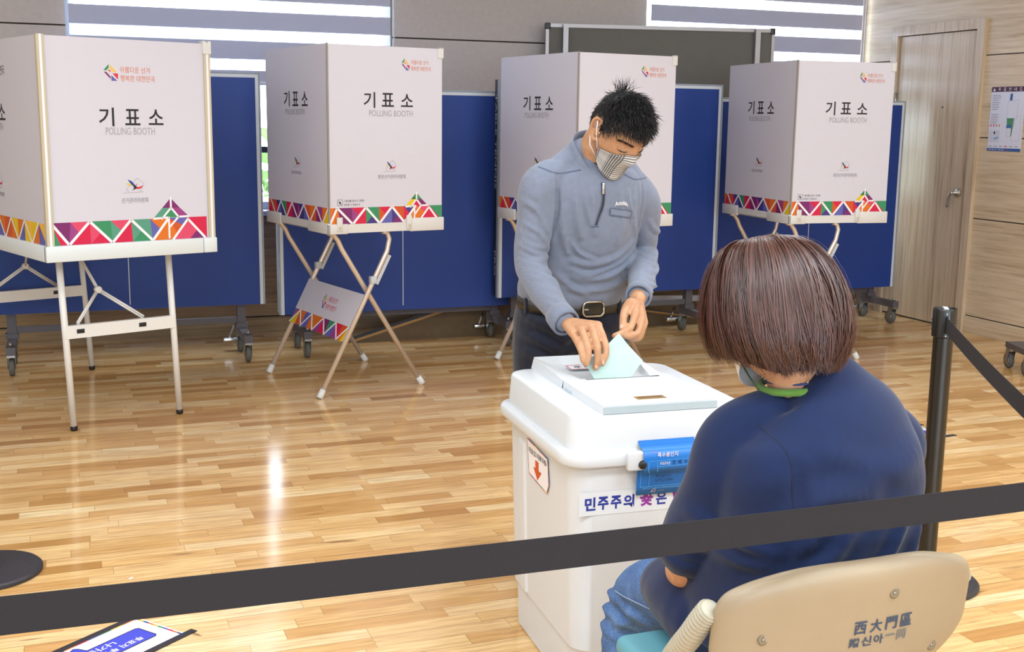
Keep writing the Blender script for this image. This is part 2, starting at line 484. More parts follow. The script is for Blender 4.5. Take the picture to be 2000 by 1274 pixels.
def make_caster(parent, x, y, ztop):
    r = .05
    c = MB(M_ZINC); c.smooth = True
    c.box((x - .022, y - .03, ztop - .012), (x + .022, y + .03, ztop), M_ZINC)
    for s in (-1, 1):
        c.add([(x + s * .019, y - .012, ztop - .01), (x + s * .019, y + .03, ztop - .01), (x + s * .019, y + .045, r - .012), (x + s * .019, y + .012, r - .012),
               (x + s * .022, y - .012, ztop - .01), (x + s * .022, y + .03, ztop - .01), (x + s * .022, y + .045, r - .012), (x + s * .022, y + .012, r - .012)],
              [(0, 1, 2, 3), (7, 6, 5, 4), (0, 3, 7, 4), (1, 0, 4, 5), (2, 1, 5, 6), (3, 2, 6, 7)], None, None, False)
    o = c.build('caster', parent)
    w_ = MB(M_RUBBER)
    w_.lathe([(.030, -.014), (.046, -.014), (r, -.008), (r, .008), (.046, .014), (.030, .014)], 24, M_RUBBER, Matrix.Translation((x, y + .028, r)) @ Matrix.Rotation(PI / 2, 4, 'Y'))
    w_.lathe([(.012, -.0165), (.03, -.0145), (.03, .0145), (.012, .0165)], 16, M_ZINC, Matrix.Translation((x, y + .028, r)) @ Matrix.Rotation(PI / 2, 4, 'Y'))
    w_.build('wheel', o)

def tt_table(label, x, y, z0, z1, apron, lettering=False, h=.79):
    t = thing('table_tennis_table', label, 'table', (x, y, 0), 0, 'folded table tennis tables used as screens')
    b = MB(M_BLUE)
    b.box((-h + .006, 0, z0), (h - .006, .022, z1 - .006))
    O, ax, ay = (0, 0, 0), (1, 0, 0), (0, 0, 1)
    lw = .02
    b.flat([(-h + .01, z0), (-h + .01 + lw, z0), (-h + .01 + lw, z1 - .01), (-h + .01, z1 - .01)], O, ax, ay, M_LINE)
    b.flat([(h - .01 - lw, z0), (h - .01, z0), (h - .01, z1 - .01), (h - .01 - lw, z1 - .01)], O, ax, ay, M_LINE)
    b.flat([(-h + .03, z1 - .03), (h - .03, z1 - .03), (h - .03, z1 - .01), (-h + .03, z1 - .01)], O, ax, ay, M_LINE)
    b.flat([(-.0025, z0 + .028), (.0025, z0 + .028), (.0025, z1 - .03), (-.0025, z1 - .03)], O, ax, ay, M_LINE)
    b.build('tabletop', t)
    r = MB(M_RIM)
    r.box((-h, -.002, z1 - .008), (h, .03, z1))
    for s in (-1, 1):
        xa, xb = sorted((s * h, s * (h - .008)))
        r.box((xa, -.002, z0), (xb, .03, z1 - .008))
    r.build('edge_trim', t)
    a = MB(apron)
    for s in (-1, 1):
        xa, xb = sorted((s * h, s * (h - .02)))
        a.box((xa, .0305, z0 + .01), (xb, .075, z1 - .002))
    a.box((-h + .02, .03, z1 - .05), (h - .02, .075, z1 - .002))
    if lettering:
        lm = mat('apron_letter', '#c9ccd0', .6)
        a.text('TABLE TENNIS', (-h, .05, 0), (0, 0, -1), (0, -1, 0), (-1.62, -.016, -1.02, .014), lm, .001)
        a.text('PRO', (-h, .05, 0), (0, 0, -1), (0, -1, 0), (-.62, -.014, -.46, .012), lm, .001)
    a.build('apron', t)
    for s in (-1, 1):
        fx = s * .655
        f = MB(M_STEELGREY)
        f.box((fx - .025, .08, .17), (fx + .025, .13, z0 + .30))
        f.box((fx - .025, -.21, .125), (fx + .025, .175, .17))
        f.bar((fx, .105, .17), (fx, .105, .2), .07, .07)
        for yy in (-.185, .145): f.lathe([(.008, 0), (.009, .018), (.005, .026)], 10, M_ZINC, Matrix.Translation((fx, yy, .1695)))
        fo = f.build('foot_frame', t)
        make_caster(fo, fx, -.185, .125)
        make_caster(fo, fx, .145, .125)
    cb = MB(M_STEELGREY); cb.box((-.63, .09, .20), (.63, .12, .235)); cb.build('cross_bar', t)
    p = MB(M_CHROME); p.bbox((.655 - .10, .20, .06), (.655 + .02, .26, .085), .006); p.bar((.655 - .06, .23, .085), (.655 - .03, .23, .16), .012, .012)
    p.build('brake_pedal', t, label='chrome brake pedal')
    return t
tt_table('blue folded table tennis table behind the leftmost booth, tallest at the left edge', .305, 7.15, .325, 1.715, M_APRON_L)
tt_table('blue folded table tennis table behind the second booth from the left', 1.975, 7.17, .245, 1.637, M_APRON_L)
tt_table('blue folded table tennis table directly behind the standing voter, black edge with white letters', 3.375, 7.03, .317, 1.71, M_APRON_D, True, .808)
tt_table('blue folded table tennis table next to the wooden door, behind the rightmost booth', 5.03, 7.17, .25, 1.632, M_APRON_L)

# ================================================================ TALL GREY BOARD
t = thing('display_board', 'tall grey board with an aluminium frame standing behind the blue tables', 'board', (3.987, 7.575, 0), -.2108)
HB = .836
b = MB(mat('board_grey', '#6e6961', .85, noise=.03, nscale=10)).box((-HB + .02, -.008, .92), (HB - .02, .012, 2.105)); b.build('board_panel', t)
M_ALUF = mat('silver_frame', '#aca5a3', .4, .5)
f = MB(M_ALUF)
f.box((-HB, -.016, 2.10), (HB, .018, 2.125)); f.box((-HB, -.016, .90), (HB, .018, .925))
f.box((-HB, -.016, .925), (-HB + .022, .018, 2.10)); f.box((HB - .022, -.016, .925), (HB, .018, 2.10)); f.build('board_frame', t)
for s in (-1, 1):
    c = MB(mat('corner_cap', '#3d3c40', .5)).bbox((min(s * HB, s * (HB - .03)) - .004, -.02, 2.085), (max(s * HB, s * (HB - .03)) + .004, .022, 2.13), .006); c.build('corner_cap', t)
    p = MB(M_ALUF); p.box((s * .70 - .018, -.05, .05), (s * .70 + .018, -.017, 2.12)); p.build('post', t)
    ft = MB(M_STEELGREY); ft.box((s * .70 - .025, -.075, 0), (s * .70 + .025, .22, .05)); ft.build('foot', t)
r = MB(M_ALUF); r.box((-.68, -.045, .16), (.68, -.02, .20)); r.build('cross_rail', t)

# ================================================================ LOW RAMP UNDER THE WINDOWS
t = MB(mat('ramp_side', '#5f4a2e', .6, noise=.15, nscale=12))
prof = [(1.68, .0), (4.55, .0), (2.9, .262), (2.62, .262)]
t.prism(prof, .13, None, Matrix.Translation((0, 7.405, 0)))
ramp = t.build('ramp')
tag(ramp, 'low dark wooden ramp on the floor below the blue tables, rising to the right', 'ramp')
MB(mat('ramp_tread', '#3d3830', .8, noise=.2, nscale=15)).prism([(1.70, .009), (2.62, .268), (2.9, .268), (4.5, .014), (4.5, .008), (2.9, .262), (2.62, .262), (1.70, .003)], .12, None, Matrix.Translation((0, 7.413, 0))).build('tread', ramp)
nz = MB(mat('ramp_nosing', '#b08145', .5)); nz.bar((1.68, 7.404, .006), (2.62, 7.404, .266), .02, .012); nz.bar((2.9, 7.404, .266), (4.53, 7.404, .006), .02, .012); nz.build('nosing', ramp)

# ================================================================ POLLING BOOTHS
M_PANEL = mat('booth_white', '#c9c5ce', .5, spec=.35)
M_TRAY = mat('tray_white', '#cfccc8', .45)
M_TRAY1 = mat('tray_grey_white', '#d3d8d8', .4)
M_BEIGE = mat('beige_extrusion', '#bdb199', .45)
M_ALULEG = mat('champagne_aluminium', '#dccfc3', .30, .55)
M_WHITELEG = mat('white_leg_paint', '#dcd9d4', .35)
M_INK = mat('ink_black', '#1a1718', .6)
M_INKG = mat('ink_grey', '#9c979b', .6)
M_INKG2 = mat('ink_dark_grey', '#77727a', .6)
M_PRWHITE = mat('print_white', '#e6e2e4', .5)
PC = {k: mat('print_' + k, v, .5) for k, v in dict(orange='#d2690a', rust='#c44c16', crimson='#c8083f', rose='#d24061', purple='#73195f', magenta='#93357a',
      green='#2f8558', jade='#4f8f77', leaf='#2c6f2c', violet='#5b58a0', navy='#3d2d78', yellow='#dcb700', gold='#e8b23a', terra='#d0744c', red='#c92030', blue='#123b86').items()}
P_ = lambda k: PC[k]

def logo(mb, O, ax, ay, x, y, w, h, tx0, tx1, col='terra'):
    """pentagon election mark with two lines of slogan"""
    def q(k, pts): mb.flat([(x + a * w, y + b * h) for a, b in pts], O, ax, ay, P_(k))
    q('green', [(.0, .62), (.38, 1.0), (.38, .78), (.22, .62)])
    q('gold', [(.46, .97), (.92, .53), (.68, .53), (.46, .76)])
    q('purple', [(.03, .53), (.2, .53), (.48, .25), (.48, .10)])
    q('violet', [(.53, .34), (.95, .0), (.53, .0)])
    q('red', [(.62, .45), (1.0, .45), (1.0, .08)])
    q('orange', [(.32, .60), (.42, .69), (.52, .60), (.47, .50), (.42, .55)])
    mb.text('아름다운 선거', O, ax, ay, (tx0, y + h * .50, tx0 + (tx1 - tx0) * .86, y + h * .88), P_(col))
    mb.text('행복한 대한민국', O, ax, ay, (tx0, y - h * .02, tx1, y + h * .36), P_(col))

def bird(mb, O, ax, ay, x, y, w, h, tx0, tx1, ty0, ty1, txt):
    """commission emblem: coloured bird in front of an outlined ballot"""
    R = lambda p: (x + p[0] * w, y + p[1] * h)
    def q(k, pts): mb.flat([R(p) for p in pts], O, ax, ay, P_(k) if k != 'ink' else M_INK, .0011)
    mb.line2([R(p) for p in ((.28, .12), (.16, .30), (.68, 1.0), (1.0, .62), (.80, .12))], .0016, O, ax, ay, M_INKG)
    mb.line2([R(p) for p in ((0, .04), (.95, .10))], .0016, O, ax, ay, M_INKG)
    q('blue', [(.24, .92), (.42, .80), (.58, .55), (.60, .44), (.50, .45), (.38, .62)])
    q('yellow', [(.14, .66), (.30, .66), (.46, .57), (.52, .47), (.40, .50)])
    q('ink', [(.50, .47), (.62, .52), (.66, .38), (.58, .28), (.40, .22), (.52, .32)])
    q('red', [(.60, .42), (.78, .42), (.97, .52), (.86, .34), (.70, .28), (.60, .32)])
    q('red', [(.60, .48), (.64, .60), (.74, .64), (.66, .56)])
    if txt: mb.text(txt, O, ax, ay, (tx0, ty0, tx1, ty1), M_INKG2)

def tri_fill(mb, O, ax, ay, a, b, c, cols):
    """triangle filled with up to three flat facets"""
    m1 = ((a[0] + b[0]) / 2, (a[1] + b[1]) / 2)
    e1 = ((b[0] + c[0]) / 2, (b[1] + c[1]) / 2)
    if len(cols) == 1: mb.flat([a, b, c], O, ax, ay, P_(cols[0])); return
    if len(cols) == 2:
        mb.flat([a, m1, c], O, ax, ay, P_(cols[0])); mb.flat([m1, b, c], O, ax, ay, P_(cols[1])); return
    mb.flat([a, m1, c], O, ax, ay, P_(cols[0])); mb.flat([m1, e1, c], O, ax, ay, P_(cols[1])); mb.flat([m1, b, e1], O, ax, ay, P_(cols[2]))

def band(mb, O, ax, ay, x0, x1, z0, z1, pts_x, start_top, cols, lw=.012):
    """zigzag band: white line through pts_x alternating top/bottom"""
    zs = [(z1 if (i % 2 == 0) == start_top else z0) for i in range(len(pts_x))]
    P = list(zip(pts_x, zs))
    ci = 0
    for i in range(len(P) - 1):
        (xa, za), (xb, zb) = P[i], P[i + 1]
        # the triangle that closes above/below between i and i+2
    ext = [(x0, None)] + P + [(x1, None)]
    tops = [p for p in P if p[1] == z1]; bots = [p for p in P if p[1] == z0]
    tris = []
    for i in range(len(P) - 2):
        tris.append((P[i], P[i + 2], P[i + 1]))
    first, last = P[0], P[-1]
    oz = lambda z: z0 if z == z1 else z1
    tris.insert(0, ((x0, oz(P[0][1])), P[1], P[0]))
    tris.append((P[-2], (x1, oz(P[-1][1])), P[-1]))
    if x0 < first[0]: mb.flat([(x0, z0), (first[0], z0) if first[1] == z0 else (x0, z0 + .001), (first[0], first[1]), (x0, z1)] if first[1] == z1 else [(x0, z0), first, (x0, z1)], O, ax, ay, P_(cols[-1][0]))
    if x1 > last[0]: mb.flat([last, (x1, z0), (x1, z1)], O, ax, ay, P_(cols[-2][0]))
    for k, tr in enumerate(tris):
        tri_fill(mb, O, ax, ay, *tr, cols[k % len(cols)])
    mb.line2(P, lw, O, ax, ay, M_PRWHITE, .0012)

def peak(mb, O, ax, ay, xc, z0, zt, hw, c):
    """roof shaped motif growing out of the band"""
    zb = z0
    L = lambda pts, k: mb.flat(pts, O, ax, ay, P_(k), .0008)
    H = zt - zb
    L([(xc, zt), (xc, zt - H * .5), (xc - hw * .5, zb + H * .5)], c[0])
    L([(xc, zt - H * .5), (xc - hw * .5, zb + H * .5), (xc - hw, zb), (xc - hw * .45, zb)], c[1])
    L([(xc, zt), (xc, zt - H * .5), (xc + hw * .5, zb + H * .5)], c[2])
    L([(xc + hw * .5, zb + H * .5), (xc, zt - H * .5), (xc + hw * .42, zb + H * .06), (xc + hw, zb + H * .06)], c[3])
    L([(xc, zt - H * .5), (xc - hw * .45, zb), (xc + hw * .35, zb)], c[4])
    w = .009
    ln = lambda p: mb.line2(p, w, O, ax, ay, M_PRWHITE, .0014)
    ln([(xc, zt + .002), (xc, zt - H * .5)]); ln([(xc, zt - H * .5), (xc - hw * .55, zb - .006)])
    ln([(xc, zt - H * .5), (xc + hw * .42, zb + H * .02)]); ln([(xc + hw * .42, zb + H * .02), (xc + hw * 1.02, zb + H * .03)])
    ln([(xc - hw * 1.0, zb - .003), (xc - .012, zb + .001)]); ln([(xc - .012, zb + .003), (xc - .012, z0 - .095)])
    ln([(xc + hw * .42, zb + H * .02), (xc - .010, zb - .045)])

def leg_cap(mb, p, d, m):
    d = Vector(d).normalized(); p = Vector(p)
    mb.tube([p + d * .05, p + d * .012, p], [.0165, .019, .020], 8, m)

RC = [('orange', 'rust'), ('orange', 'purple', 'purple'), ('purple', 'magenta', 'crimson'), ('crimson', 'green', 'navy'), ('green', 'rust', 'crimson'), ('violet', 'navy', 'purple'), ('rust', 'crimson', 'navy'),
      ('orange', 'orange', 'rust'), ('rust', 'orange', 'yellow'), ('leaf', 'green'), ('green', 'leaf'), ('crimson', 'rose'), ('rose', 'green'), ('green', 'violet')]
LC = [('crimson', 'rust'), ('rust', 'crimson', 'navy'), ('violet', 'navy'), ('green', 'crimson'), ('crimson', 'purple'), ('purple', 'magenta', 'navy'), ('navy', 'violet'), ('rust', 'orange'), ('rust', 'purple'),
      ('magenta', 'orange'), ('yellow', 'yellow'), ('orange', 'rust', 'violet'), ('violet', 'orange'), ('orange', 'violet')]
def sx_booth(label, x, y, a):
    """aluminium folding booth on crossed legs; local u=+X along the front face, v=+Y to the back"""
    Wd, D, ZT, ZTOP = .66, .845, .87, 1.822
    t = thing('polling_booth', label, 'booth', (x, y, 0), a, 'white polling booths on crossed legs')
    fz = Vector((0, 0, 1))
    # front panel
    p = MB(M_PANEL); p.box((.004, 0, ZT + .045), (Wd - .003, .006, ZTOP - .002))
    O, ax = (0, 0, 0), (1, 0, 0)
    p.text('기', O, ax, fz, (.200, 1.508, .265, 1.588), M_INK, bold=.012); p.text('표', O, ax, fz, (.302, 1.515, .372, 1.585), M_INK, bold=.012); p.text('소', O, ax, fz, (.413, 1.516, .483, 1.582), M_INK, bold=.012)
    p.text('POLLING BOOTH', O, ax, fz, (.230, 1.466, .482, 1.497), M_INKG)
    logo(p, O, ax, fz, .417, 1.703, .047, .060, .473, .590)
    bird(p, O, ax, fz, .312, 1.180, .072, .060, .277, .438, 1.145, 1.167, '중앙선거관리위원회')
    p.line2([(.048, 1.012), (.075, 1.012), (.075, 1.042), (.048, 1.042)], .0022, O, ax, fz, M_INKG2, closed=True)
    p.flat([(.055, 1.035), (.066, 1.03), (.066, 1.022), (.072, 1.016), (.064, 1.018), (.057, 1.024)], O, ax, fz, M_INK)
    p.text('기표대를 밀거나 기대면', O, ax, fz, (.083, 1.029, .197, 1.041), M_INK); p.text('넘어질 수 있습니다.', O, ax, fz, (.083, 1.010, .176, 1.022), M_INK)
    band(p, O, ax, fz, .004, Wd - .004, .915, 1.0, [.004, .045, .132, .207, .285, .358, .43, .497], False, RC)
    p.flat([(.51, .925), (.58, 1.0), (.652, .925)], O, ax, fz, P_('crimson'), .0009); p.flat([(.58, 1.0), (Wd - .004, 1.0), (Wd - .004, .915)], O, ax, fz, P_('green'), .0008)
    p.line2([(.515, .915), (.578, .992)], .010, O, ax, fz, M_PRWHITE, .0013); p.line2([(.578, .992), (.64, .915)], .010, O, ax, fz, M_PRWHITE, .0013)
    peak(p, O, ax, fz, .503, 1.0, 1.070, .064, ('leaf', 'yellow', 'green', 'purple', 'crimson'))
    p.build('front_panel', t)
    # left panel
    p = MB(M_PANEL); p.box((0, .004, ZT + .045), (.006, D - .004, ZTOP))
    O, ax = (0, 0, 0), (0, -1, 0)
    p.text('기', O, ax, fz, (-.575, 1.512, -.495, 1.594), M_INK, bold=.012); p.text('표', O, ax, fz, (-.455, 1.514, -.375, 1.590), M_INK, bold=.012); p.text('소', O, ax, fz, (-.330, 1.514, -.250, 1.588), M_INK, bold=.012)
    p.text('POLLING BOOTH', O, ax, fz, (-.555, 1.470, -.294, 1.500), M_INKG)
    bird(p, O, ax, fz, -.470, 1.190, .11, .062, -.492, -.358, 1.155, 1.173, '중앙선거관리위원회')
    band(p, O, ax, fz, -D + .004, -.006, .915, 1.0, [-.80, -.725, -.65, -.57, -.49, -.41, -.325, -.245, -.16, -.085, -.008], True, LC)
    p.build('side_panel', t)
    p = MB(M_PANEL); p.box((Wd - .012, .008, ZT + .045), (Wd - .006, D - .004, ZTOP)); p.build('side_panel', t)
    c = MB(M_TRAY); c.box((Wd - .028, -.004, ZTOP - .050), (Wd + .004, .02, ZTOP - .002)); c.box((Wd - .018, -.004, ZTOP - .002), (Wd - .012, .02, ZTOP + .004)); c.box((Wd - .002, -.004, ZTOP - .002), (Wd + .004, .02, ZTOP + .004)); c.build('corner_clip', t)
    e = MB(M_ALULEG); e.box((-.003, -.003, ZT + .05), (.006, .004, ZTOP + .002), mat('seam_grey', '#8a827c', .5)); e.build('corner_seam', t)
    # tray and shelf
    r = MB(M_TRAY)
    r.box((.0, -.006, ZT), (Wd, .004, ZT + .046)); r.box((-.006, .0, ZT + .012), (.004, D, ZT + .05)); r.box((Wd - .004, .004, ZT), (Wd + .004, D, ZT + .05)); r.box((0, D - .004, ZT), (Wd, D + .006, ZT + .05))
    r.bbox((-.009, -.010, ZT - .004), (.10, .005, ZT + .048), .003); r.bbox((-.009, -.010, ZT - .004), (.005, .26, ZT + .052), .003)
    r.bbox((-.009, D - .20, ZT - .002), (.005, D + .008, ZT + .062), .003)
    r.bbox((Wd - .20, -.010, ZT - .004), (Wd + .006, .005, ZT + .066), .003)
    for cx in (.055, Wd - .205):
        r.bbox((cx - .016, -.014, ZT + .01), (cx + .016, -.002, ZT + .082), .003)
    for cx in (.055, Wd - .205): r.box((cx - .007, -.0155, ZT + .018), (cx + .007, -.0135, ZT + .035), M_BEIGE)
    r.build('tray', t)
    s = MB(mat('shelf_grey', '#b9b7b2', .5)); s.box((.006, .006, ZT + .004), (Wd - .006, D - .006, ZT + .02)); s.build('shelf', t)
    # crossed legs
    for v in (.05, .775):
        for sgn in (0, 1):
            m = MB(M_ALULEG)
            if sgn == 0:   # top left to bottom right
                vv = v + .035; foot = Vector((.585, vv + .005, 0)); top = [(.03, vv, ZT - .005), (.06, vv, ZT - .012), (.085, vv, ZT - .045), (.105, vv, ZT - .09)]
            else:
                vv = v; foot = Vector((-.05, vv - .005, 0)); top = [(.325, vv, ZT - .004), (.355, vv, ZT - .012), (.366, vv, ZT - .045), (.352, vv, ZT - .11)]
            end = foot + (Vector(top[-1]) - foot).normalized() * .02
            m.tube([*top, end], .0135, 10)
            lo = m.build('leg', t)
            cp = MB(M_TRAY); leg_cap(cp, foot + Vector((0, 0, .004)), Vector(top[-1]) - foot, M_TRAY); cp.build('foot_cap', lo, label='white plastic foot cap')
            if sgn == 1:
                d = (Vector(top[-1]) - foot).normalized(); q = Vector(top[-1])
                k = MB(M_APRON_L); off = Vector((.022, -.004, -.004))
                k.bar(q + off - d * .02, q + off - d * .19, .012, .018); k.bbox(q - d * .17 + Vector((-.022, -.016, -.02)), q - d * .17 + Vector((.012, .016, .02)), .003); k.build('leg_brace', lo)
    # printed board between the two left legs
    d = (Vector((.352, .05, ZT - .11)) - Vector((-.05, .045, 0))).normalized()
    pl = MB(M_PANEL)
    foot = Vector((-.05, .05, 0)); O = foot + d * .33 + Vector((-.016, .735, 0)); ax = Vector((0, -1, 0)); n = ax.cross(d)
    L_, Hh = .735, .275
    Mx = Matrix((ax.to_4d(), d.to_4d(), n.to_4d(), Vector((0, 0, 0, 1)))).transposed(); 
    for i in range(3): Mx[3][i] = 0
    Mx = Matrix.Translation(O) @ Mx
    Mx[3] = (0, 0, 0, 1)
    pl.box((0, 0, -.004), (L_, Hh, 0), None, Mx)
    zx = [.0 + i * L_ / 9 for i in range(10)]
    band(pl, O, ax, d, 0, L_, 0, .085, zx, False, [('violet', 'rust'), ('yellow', 'rust'), ('orange', 'violet'), ('violet', 'orange'), ('orange', 'orange'), ('magenta', 'crimson'), ('purple', 'green'), ('violet', 'magenta'), ('crimson', 'rust'), ('orange', 'yellow'), ('rust', 'orange')])
    logo(pl, O, ax, d, .295, .135, .055, .085, .365, .50, 'rose')
    pl.build('leg_board', t)
    return t
sx_booth('white polling booth second from left, with printed board between its legs in view', 1.234, 5.89, .208)
sx_booth('white polling booth behind the standing voter, third from left', 2.592, 5.86, .165)
sx_booth('white polling booth at the right, between the voter and the wooden door', 4.003, 5.90, -.064)

# older booth with beige corner strips on a white folding table
t = thing('polling_booth', 'large white polling booth at left edge with beige corner strips and white table legs', 'booth', (-.095, 5.45, 0), .346, 'polling booths on white table legs')
Wd, D, ZT, ZTOP = .775, 1.48, .815, 1.790
fz = Vector((0, 0, 1))
p = MB(M_PANEL); p.box((.004, 0, ZT + .06), (Wd - .012, .008, ZTOP - .004)); O, ax = (0, 0, 0), (1, 0, 0)
p.text('기', O, ax, fz, (.249, 1.405, .318, 1.487), M_INK, bold=.012); p.text('표', O, ax, fz, (.368, 1.410, .438, 1.482), M_INK, bold=.012); p.text('소', O, ax, fz, (.478, 1.412, .548, 1.482), M_INK, bold=.012)
p.text('POLLING BOOTH', O, ax, fz, (.277, 1.368, .505, 1.400), M_INKG)
logo(p, O, ax, fz, .279, 1.604, .065, .072, .354, .515)
bird(p, O, ax, fz, .343, 1.104, .10, .070, .335, .460, 1.062, 1.085, '선거관리위원회')
B1C = [('green', 'crimson'), ('purple', 'magenta', 'rose'), ('crimson', 'rose', 'crimson'), ('green', 'jade', 'rose'), ('crimson', 'jade', 'green'), ('jade', 'violet', 'orange'), ('orange', 'rust', 'rose'),
       ('violet', 'orange', 'rust'), ('rose', 'magenta', 'orange'), ('orange', 'orange', 'rust'), ('violet', 'violet', 'green'), ('green', 'jade')]
band(p, O, ax, fz, .014, Wd - .03, .886, .986, [.014, .09, .185, .285, .375, .475, .555], True, B1C)
p.flat([(.575, .886), (.65, .986), (.745, .886)], O, ax, fz, P_('rose'), .0009); p.flat([(.66, .886), (.70, .93), (.745, .886)], O, ax, fz, P_('purple'), .0010); p.flat([(.65, .986), (Wd - .03, .986), (Wd - .03, .886)], O, ax, fz, P_('crimson'), .0008)
p.line2([(.575, .886), (.65, .978)], .011, O, ax, fz, M_PRWHITE, .0013); p.line2([(.65, .978), (.735, .886)], .011, O, ax, fz, M_PRWHITE, .0013)
peak(p, O, ax, fz, .568, .988, 1.078, .085, ('purple', 'jade', 'purple', 'magenta', 'green'))
p.build('front_panel', t)
p = MB(M_PANEL); p.box((0, .004, ZT + .06), (.008, D - .01, ZTOP - .002)); O, ax = (0, 0, 0), (0, -1, 0)
p.text('소', O, ax, fz, (-.57, 1.425, -.475, 1.500), M_INK, bold=.012); p.text('표', O, ax, fz, (-.70, 1.425, -.61, 1.500), M_INK, bold=.012); p.text('기', O, ax, fz, (-.84, 1.425, -.75, 1.500), M_INK, bold=.012)
p.text('POLLING BOOTH', O, ax, fz, (-.80, 1.380, -.52, 1.412), M_INKG); p.text('행복한 대한민국', O, ax, fz, (-.66, 1.628, -.455, 1.672), M_INK)
bird(p, O, ax, fz, -.70, 1.105, .13, .07, -.72, -.56, 1.07, 1.092, '선거관리위원회')
band(p, O, ax, fz, -D + .02, -.012, .88, .98, [-1.40 + i * .092 for i in range(15)], True, [('crimson', 'rust'), ('rust', 'crimson'), ('violet', 'navy'), ('orange', 'rust'), ('crimson', 'purple'), ('rust', 'orange'), ('green', 'jade'), ('jade', 'crimson'), ('green', 'violet'), ('orange', 'rust'), ('rust', 'orange'), ('yellow', 'orange'), ('violet', 'yellow'), ('gold', 'yellow'), ('orange', 'violet')])
p.build('side_panel', t)
p = MB(M_PANEL); p.box((Wd - .018, .01, ZT + .06), (Wd - .01, D - .01, ZTOP - .004)); p.build('side_panel', t)
for cx, cy in ((-.008, -.008), (Wd - .022, -.008)):
    e = MB(M_BEIGE); e.box((cx, cy, ZT + .06), (cx + .012, cy + .022, ZTOP)); e.box((cx + .012, cy, ZT + .06), (cx + .022, cy + .022, ZTOP), M_PRWHITE); e.box((cx + .022, cy, ZT + .06), (cx + .032, cy + .022, ZTOP)); e.build('corner_strip', t, label='beige corner strip')
c = MB(M_TRAY); c.box((Wd - .026, -.012, ZTOP - .05), (Wd + .014, .03, ZTOP - .004)); c.box((Wd - .026, -.012, ZTOP - .004), (Wd - .012, .03, ZTOP + .008)); c.box((Wd, -.012, ZTOP - .004), (Wd + .014, .03, ZTOP + .008)); c.build('corner_clip', t)
r = MB(M_TRAY1)
r.bbox((-.018, -.020, ZT), (Wd - .058, .010, ZT + .07), .003); r.bbox((Wd - .055, -.020, ZT), (Wd + .012, .010, ZT + .07), .003)
r.bbox((-.018, -.010, ZT), (.012, D, ZT + .07), .003); r.bbox((Wd - .018, .010, ZT), (Wd + .012, D, ZT + .07), .003); r.box((.012, D - .02, ZT), (Wd - .018, D, ZT + .07)); r.build('tray', t)
s = MB(mat('shelf_grey', '#b9b7b2')); s.box((.012, .01, ZT + .01), (Wd - .018, D - .02, ZT + .03)); s.build('shelf', t)
for v, xs in ((.165, (.09, .64)), (1.435, (.09, .68))):
    fx0, fx1 = .125 if v < 1 else .12, .648 if v < 1 else .697
    for top, foot in ((xs[0], fx0), (xs[1] - .03, fx1)):
        lg = MB(M_WHITELEG); lg.tube([(top, v - .02, ZT + .005), (foot, v, .012)], .0155, 14); lo = lg.build('leg', t)
        cp = MB(M_BLACK); cp.lathe([(.014, 0), (.0165, .004), (.0165, .022), (.0155, .024)], 14, None, Matrix.Translation((foot, v, .0))); cp.build('foot_cap', lo, label='black rubber foot cap')
    zc = .47
    cr = MB(M_WHITELEG); f = lambda z, a_, b_: b_ + (a_ - b_) * z / ZT
    xa, xb = f(zc, xs[0], fx0), f(zc, xs[1] - .03, fx1)
    cr.box((xa - .005, v - .028, zc - .03), (xb + .005, v - .002, zc + .03))
    for hx in (xa + .065, xb - .16): cr.bbox((hx - .018, v - .0295, zc - .008), (hx + .018, v - .0275, zc + .012), .0008, M_BLACK)
    cr.build('cross_rail', t)
    br = MB(M_WHITELEG); dv = .17 if v < 1 else -.17
    ring = Vector(((xa + xb) / 2 - .06, v + dv * .55, .64)); a1 = Vector((xa + .06, v, zc + .03)); a2 = Vector((xb - .14, v, zc + .03)); a3 = Vector((ring.x - .03, v + dv * 1.6, ZT))
    for q in (a1, a2, a3):
        o_ = Vector((0, 0, .006))
        br.tube([q + o_, ring + o_], .005, 8); br.tube([q - o_, ring - o_], .005, 8)
    br.lathe([(.010, -.012), (.017, -.012), (.017, .012), (.010, .012)], 14, None, Matrix.Translation(ring) @ Matrix.Rotation(PI / 2, 4, 'X')); br.build('folding_brace', t)

# ================================================================ BALLOT BOX
M_BOX = mat('ballot_plastic', '#cfd2d5', .32, spec=.45)
M_BOXB = mat('ballot_plastic_body', '#cfd1d4', .4, spec=.4)
M_ACR = mat('ballot_edge_tint', '#aebfc8', .2)
def rrect(hw, hd, r, n=8):
    out = []
    for cx, cy, a0 in ((hw - r, hd - r, 0), (-hw + r, hd - r, 90), (-hw + r, -hd + r, 180), (hw - r, -hd + r, 270)):
        for i in range(n + 1):
            a = math.radians(a0 + 90 * i / n); out.append((cx + r * math.cos(a), cy + r * math.sin(a)))
    return out
def rings(mb, lv, m=None, cap0=True, cap1=True, ox=0, oy=0):
    """lv = [(hw, hd, r, z)...]"""
    vs_, fs = [], []
    n = None
    for hw, hd, r, z in lv:
        q = rrect(hw, hd, r); n = len(q); vs_ += [(a + ox, b + oy, z) for a, b in q]
    for i in range(len(lv) - 1):
        for j in range(n): fs.append((i * n + j, i * n + (j + 1) % n, (i + 1) * n + (j + 1) % n, (i + 1) * n + j))
    if cap0: fs.append(tuple(reversed(range(n))))
    if cap1: fs.append(tuple((len(lv) - 1) * n + j for j in range(n)))
    return mb.add(vs_, fs, m, None, True)
t = thing('ballot_box', 'large white plastic ballot box with slotted lid in front of the standing voter', 'ballot box', (1.3655, 2.751, 0), -.063)
b = MB(M_BOXB)
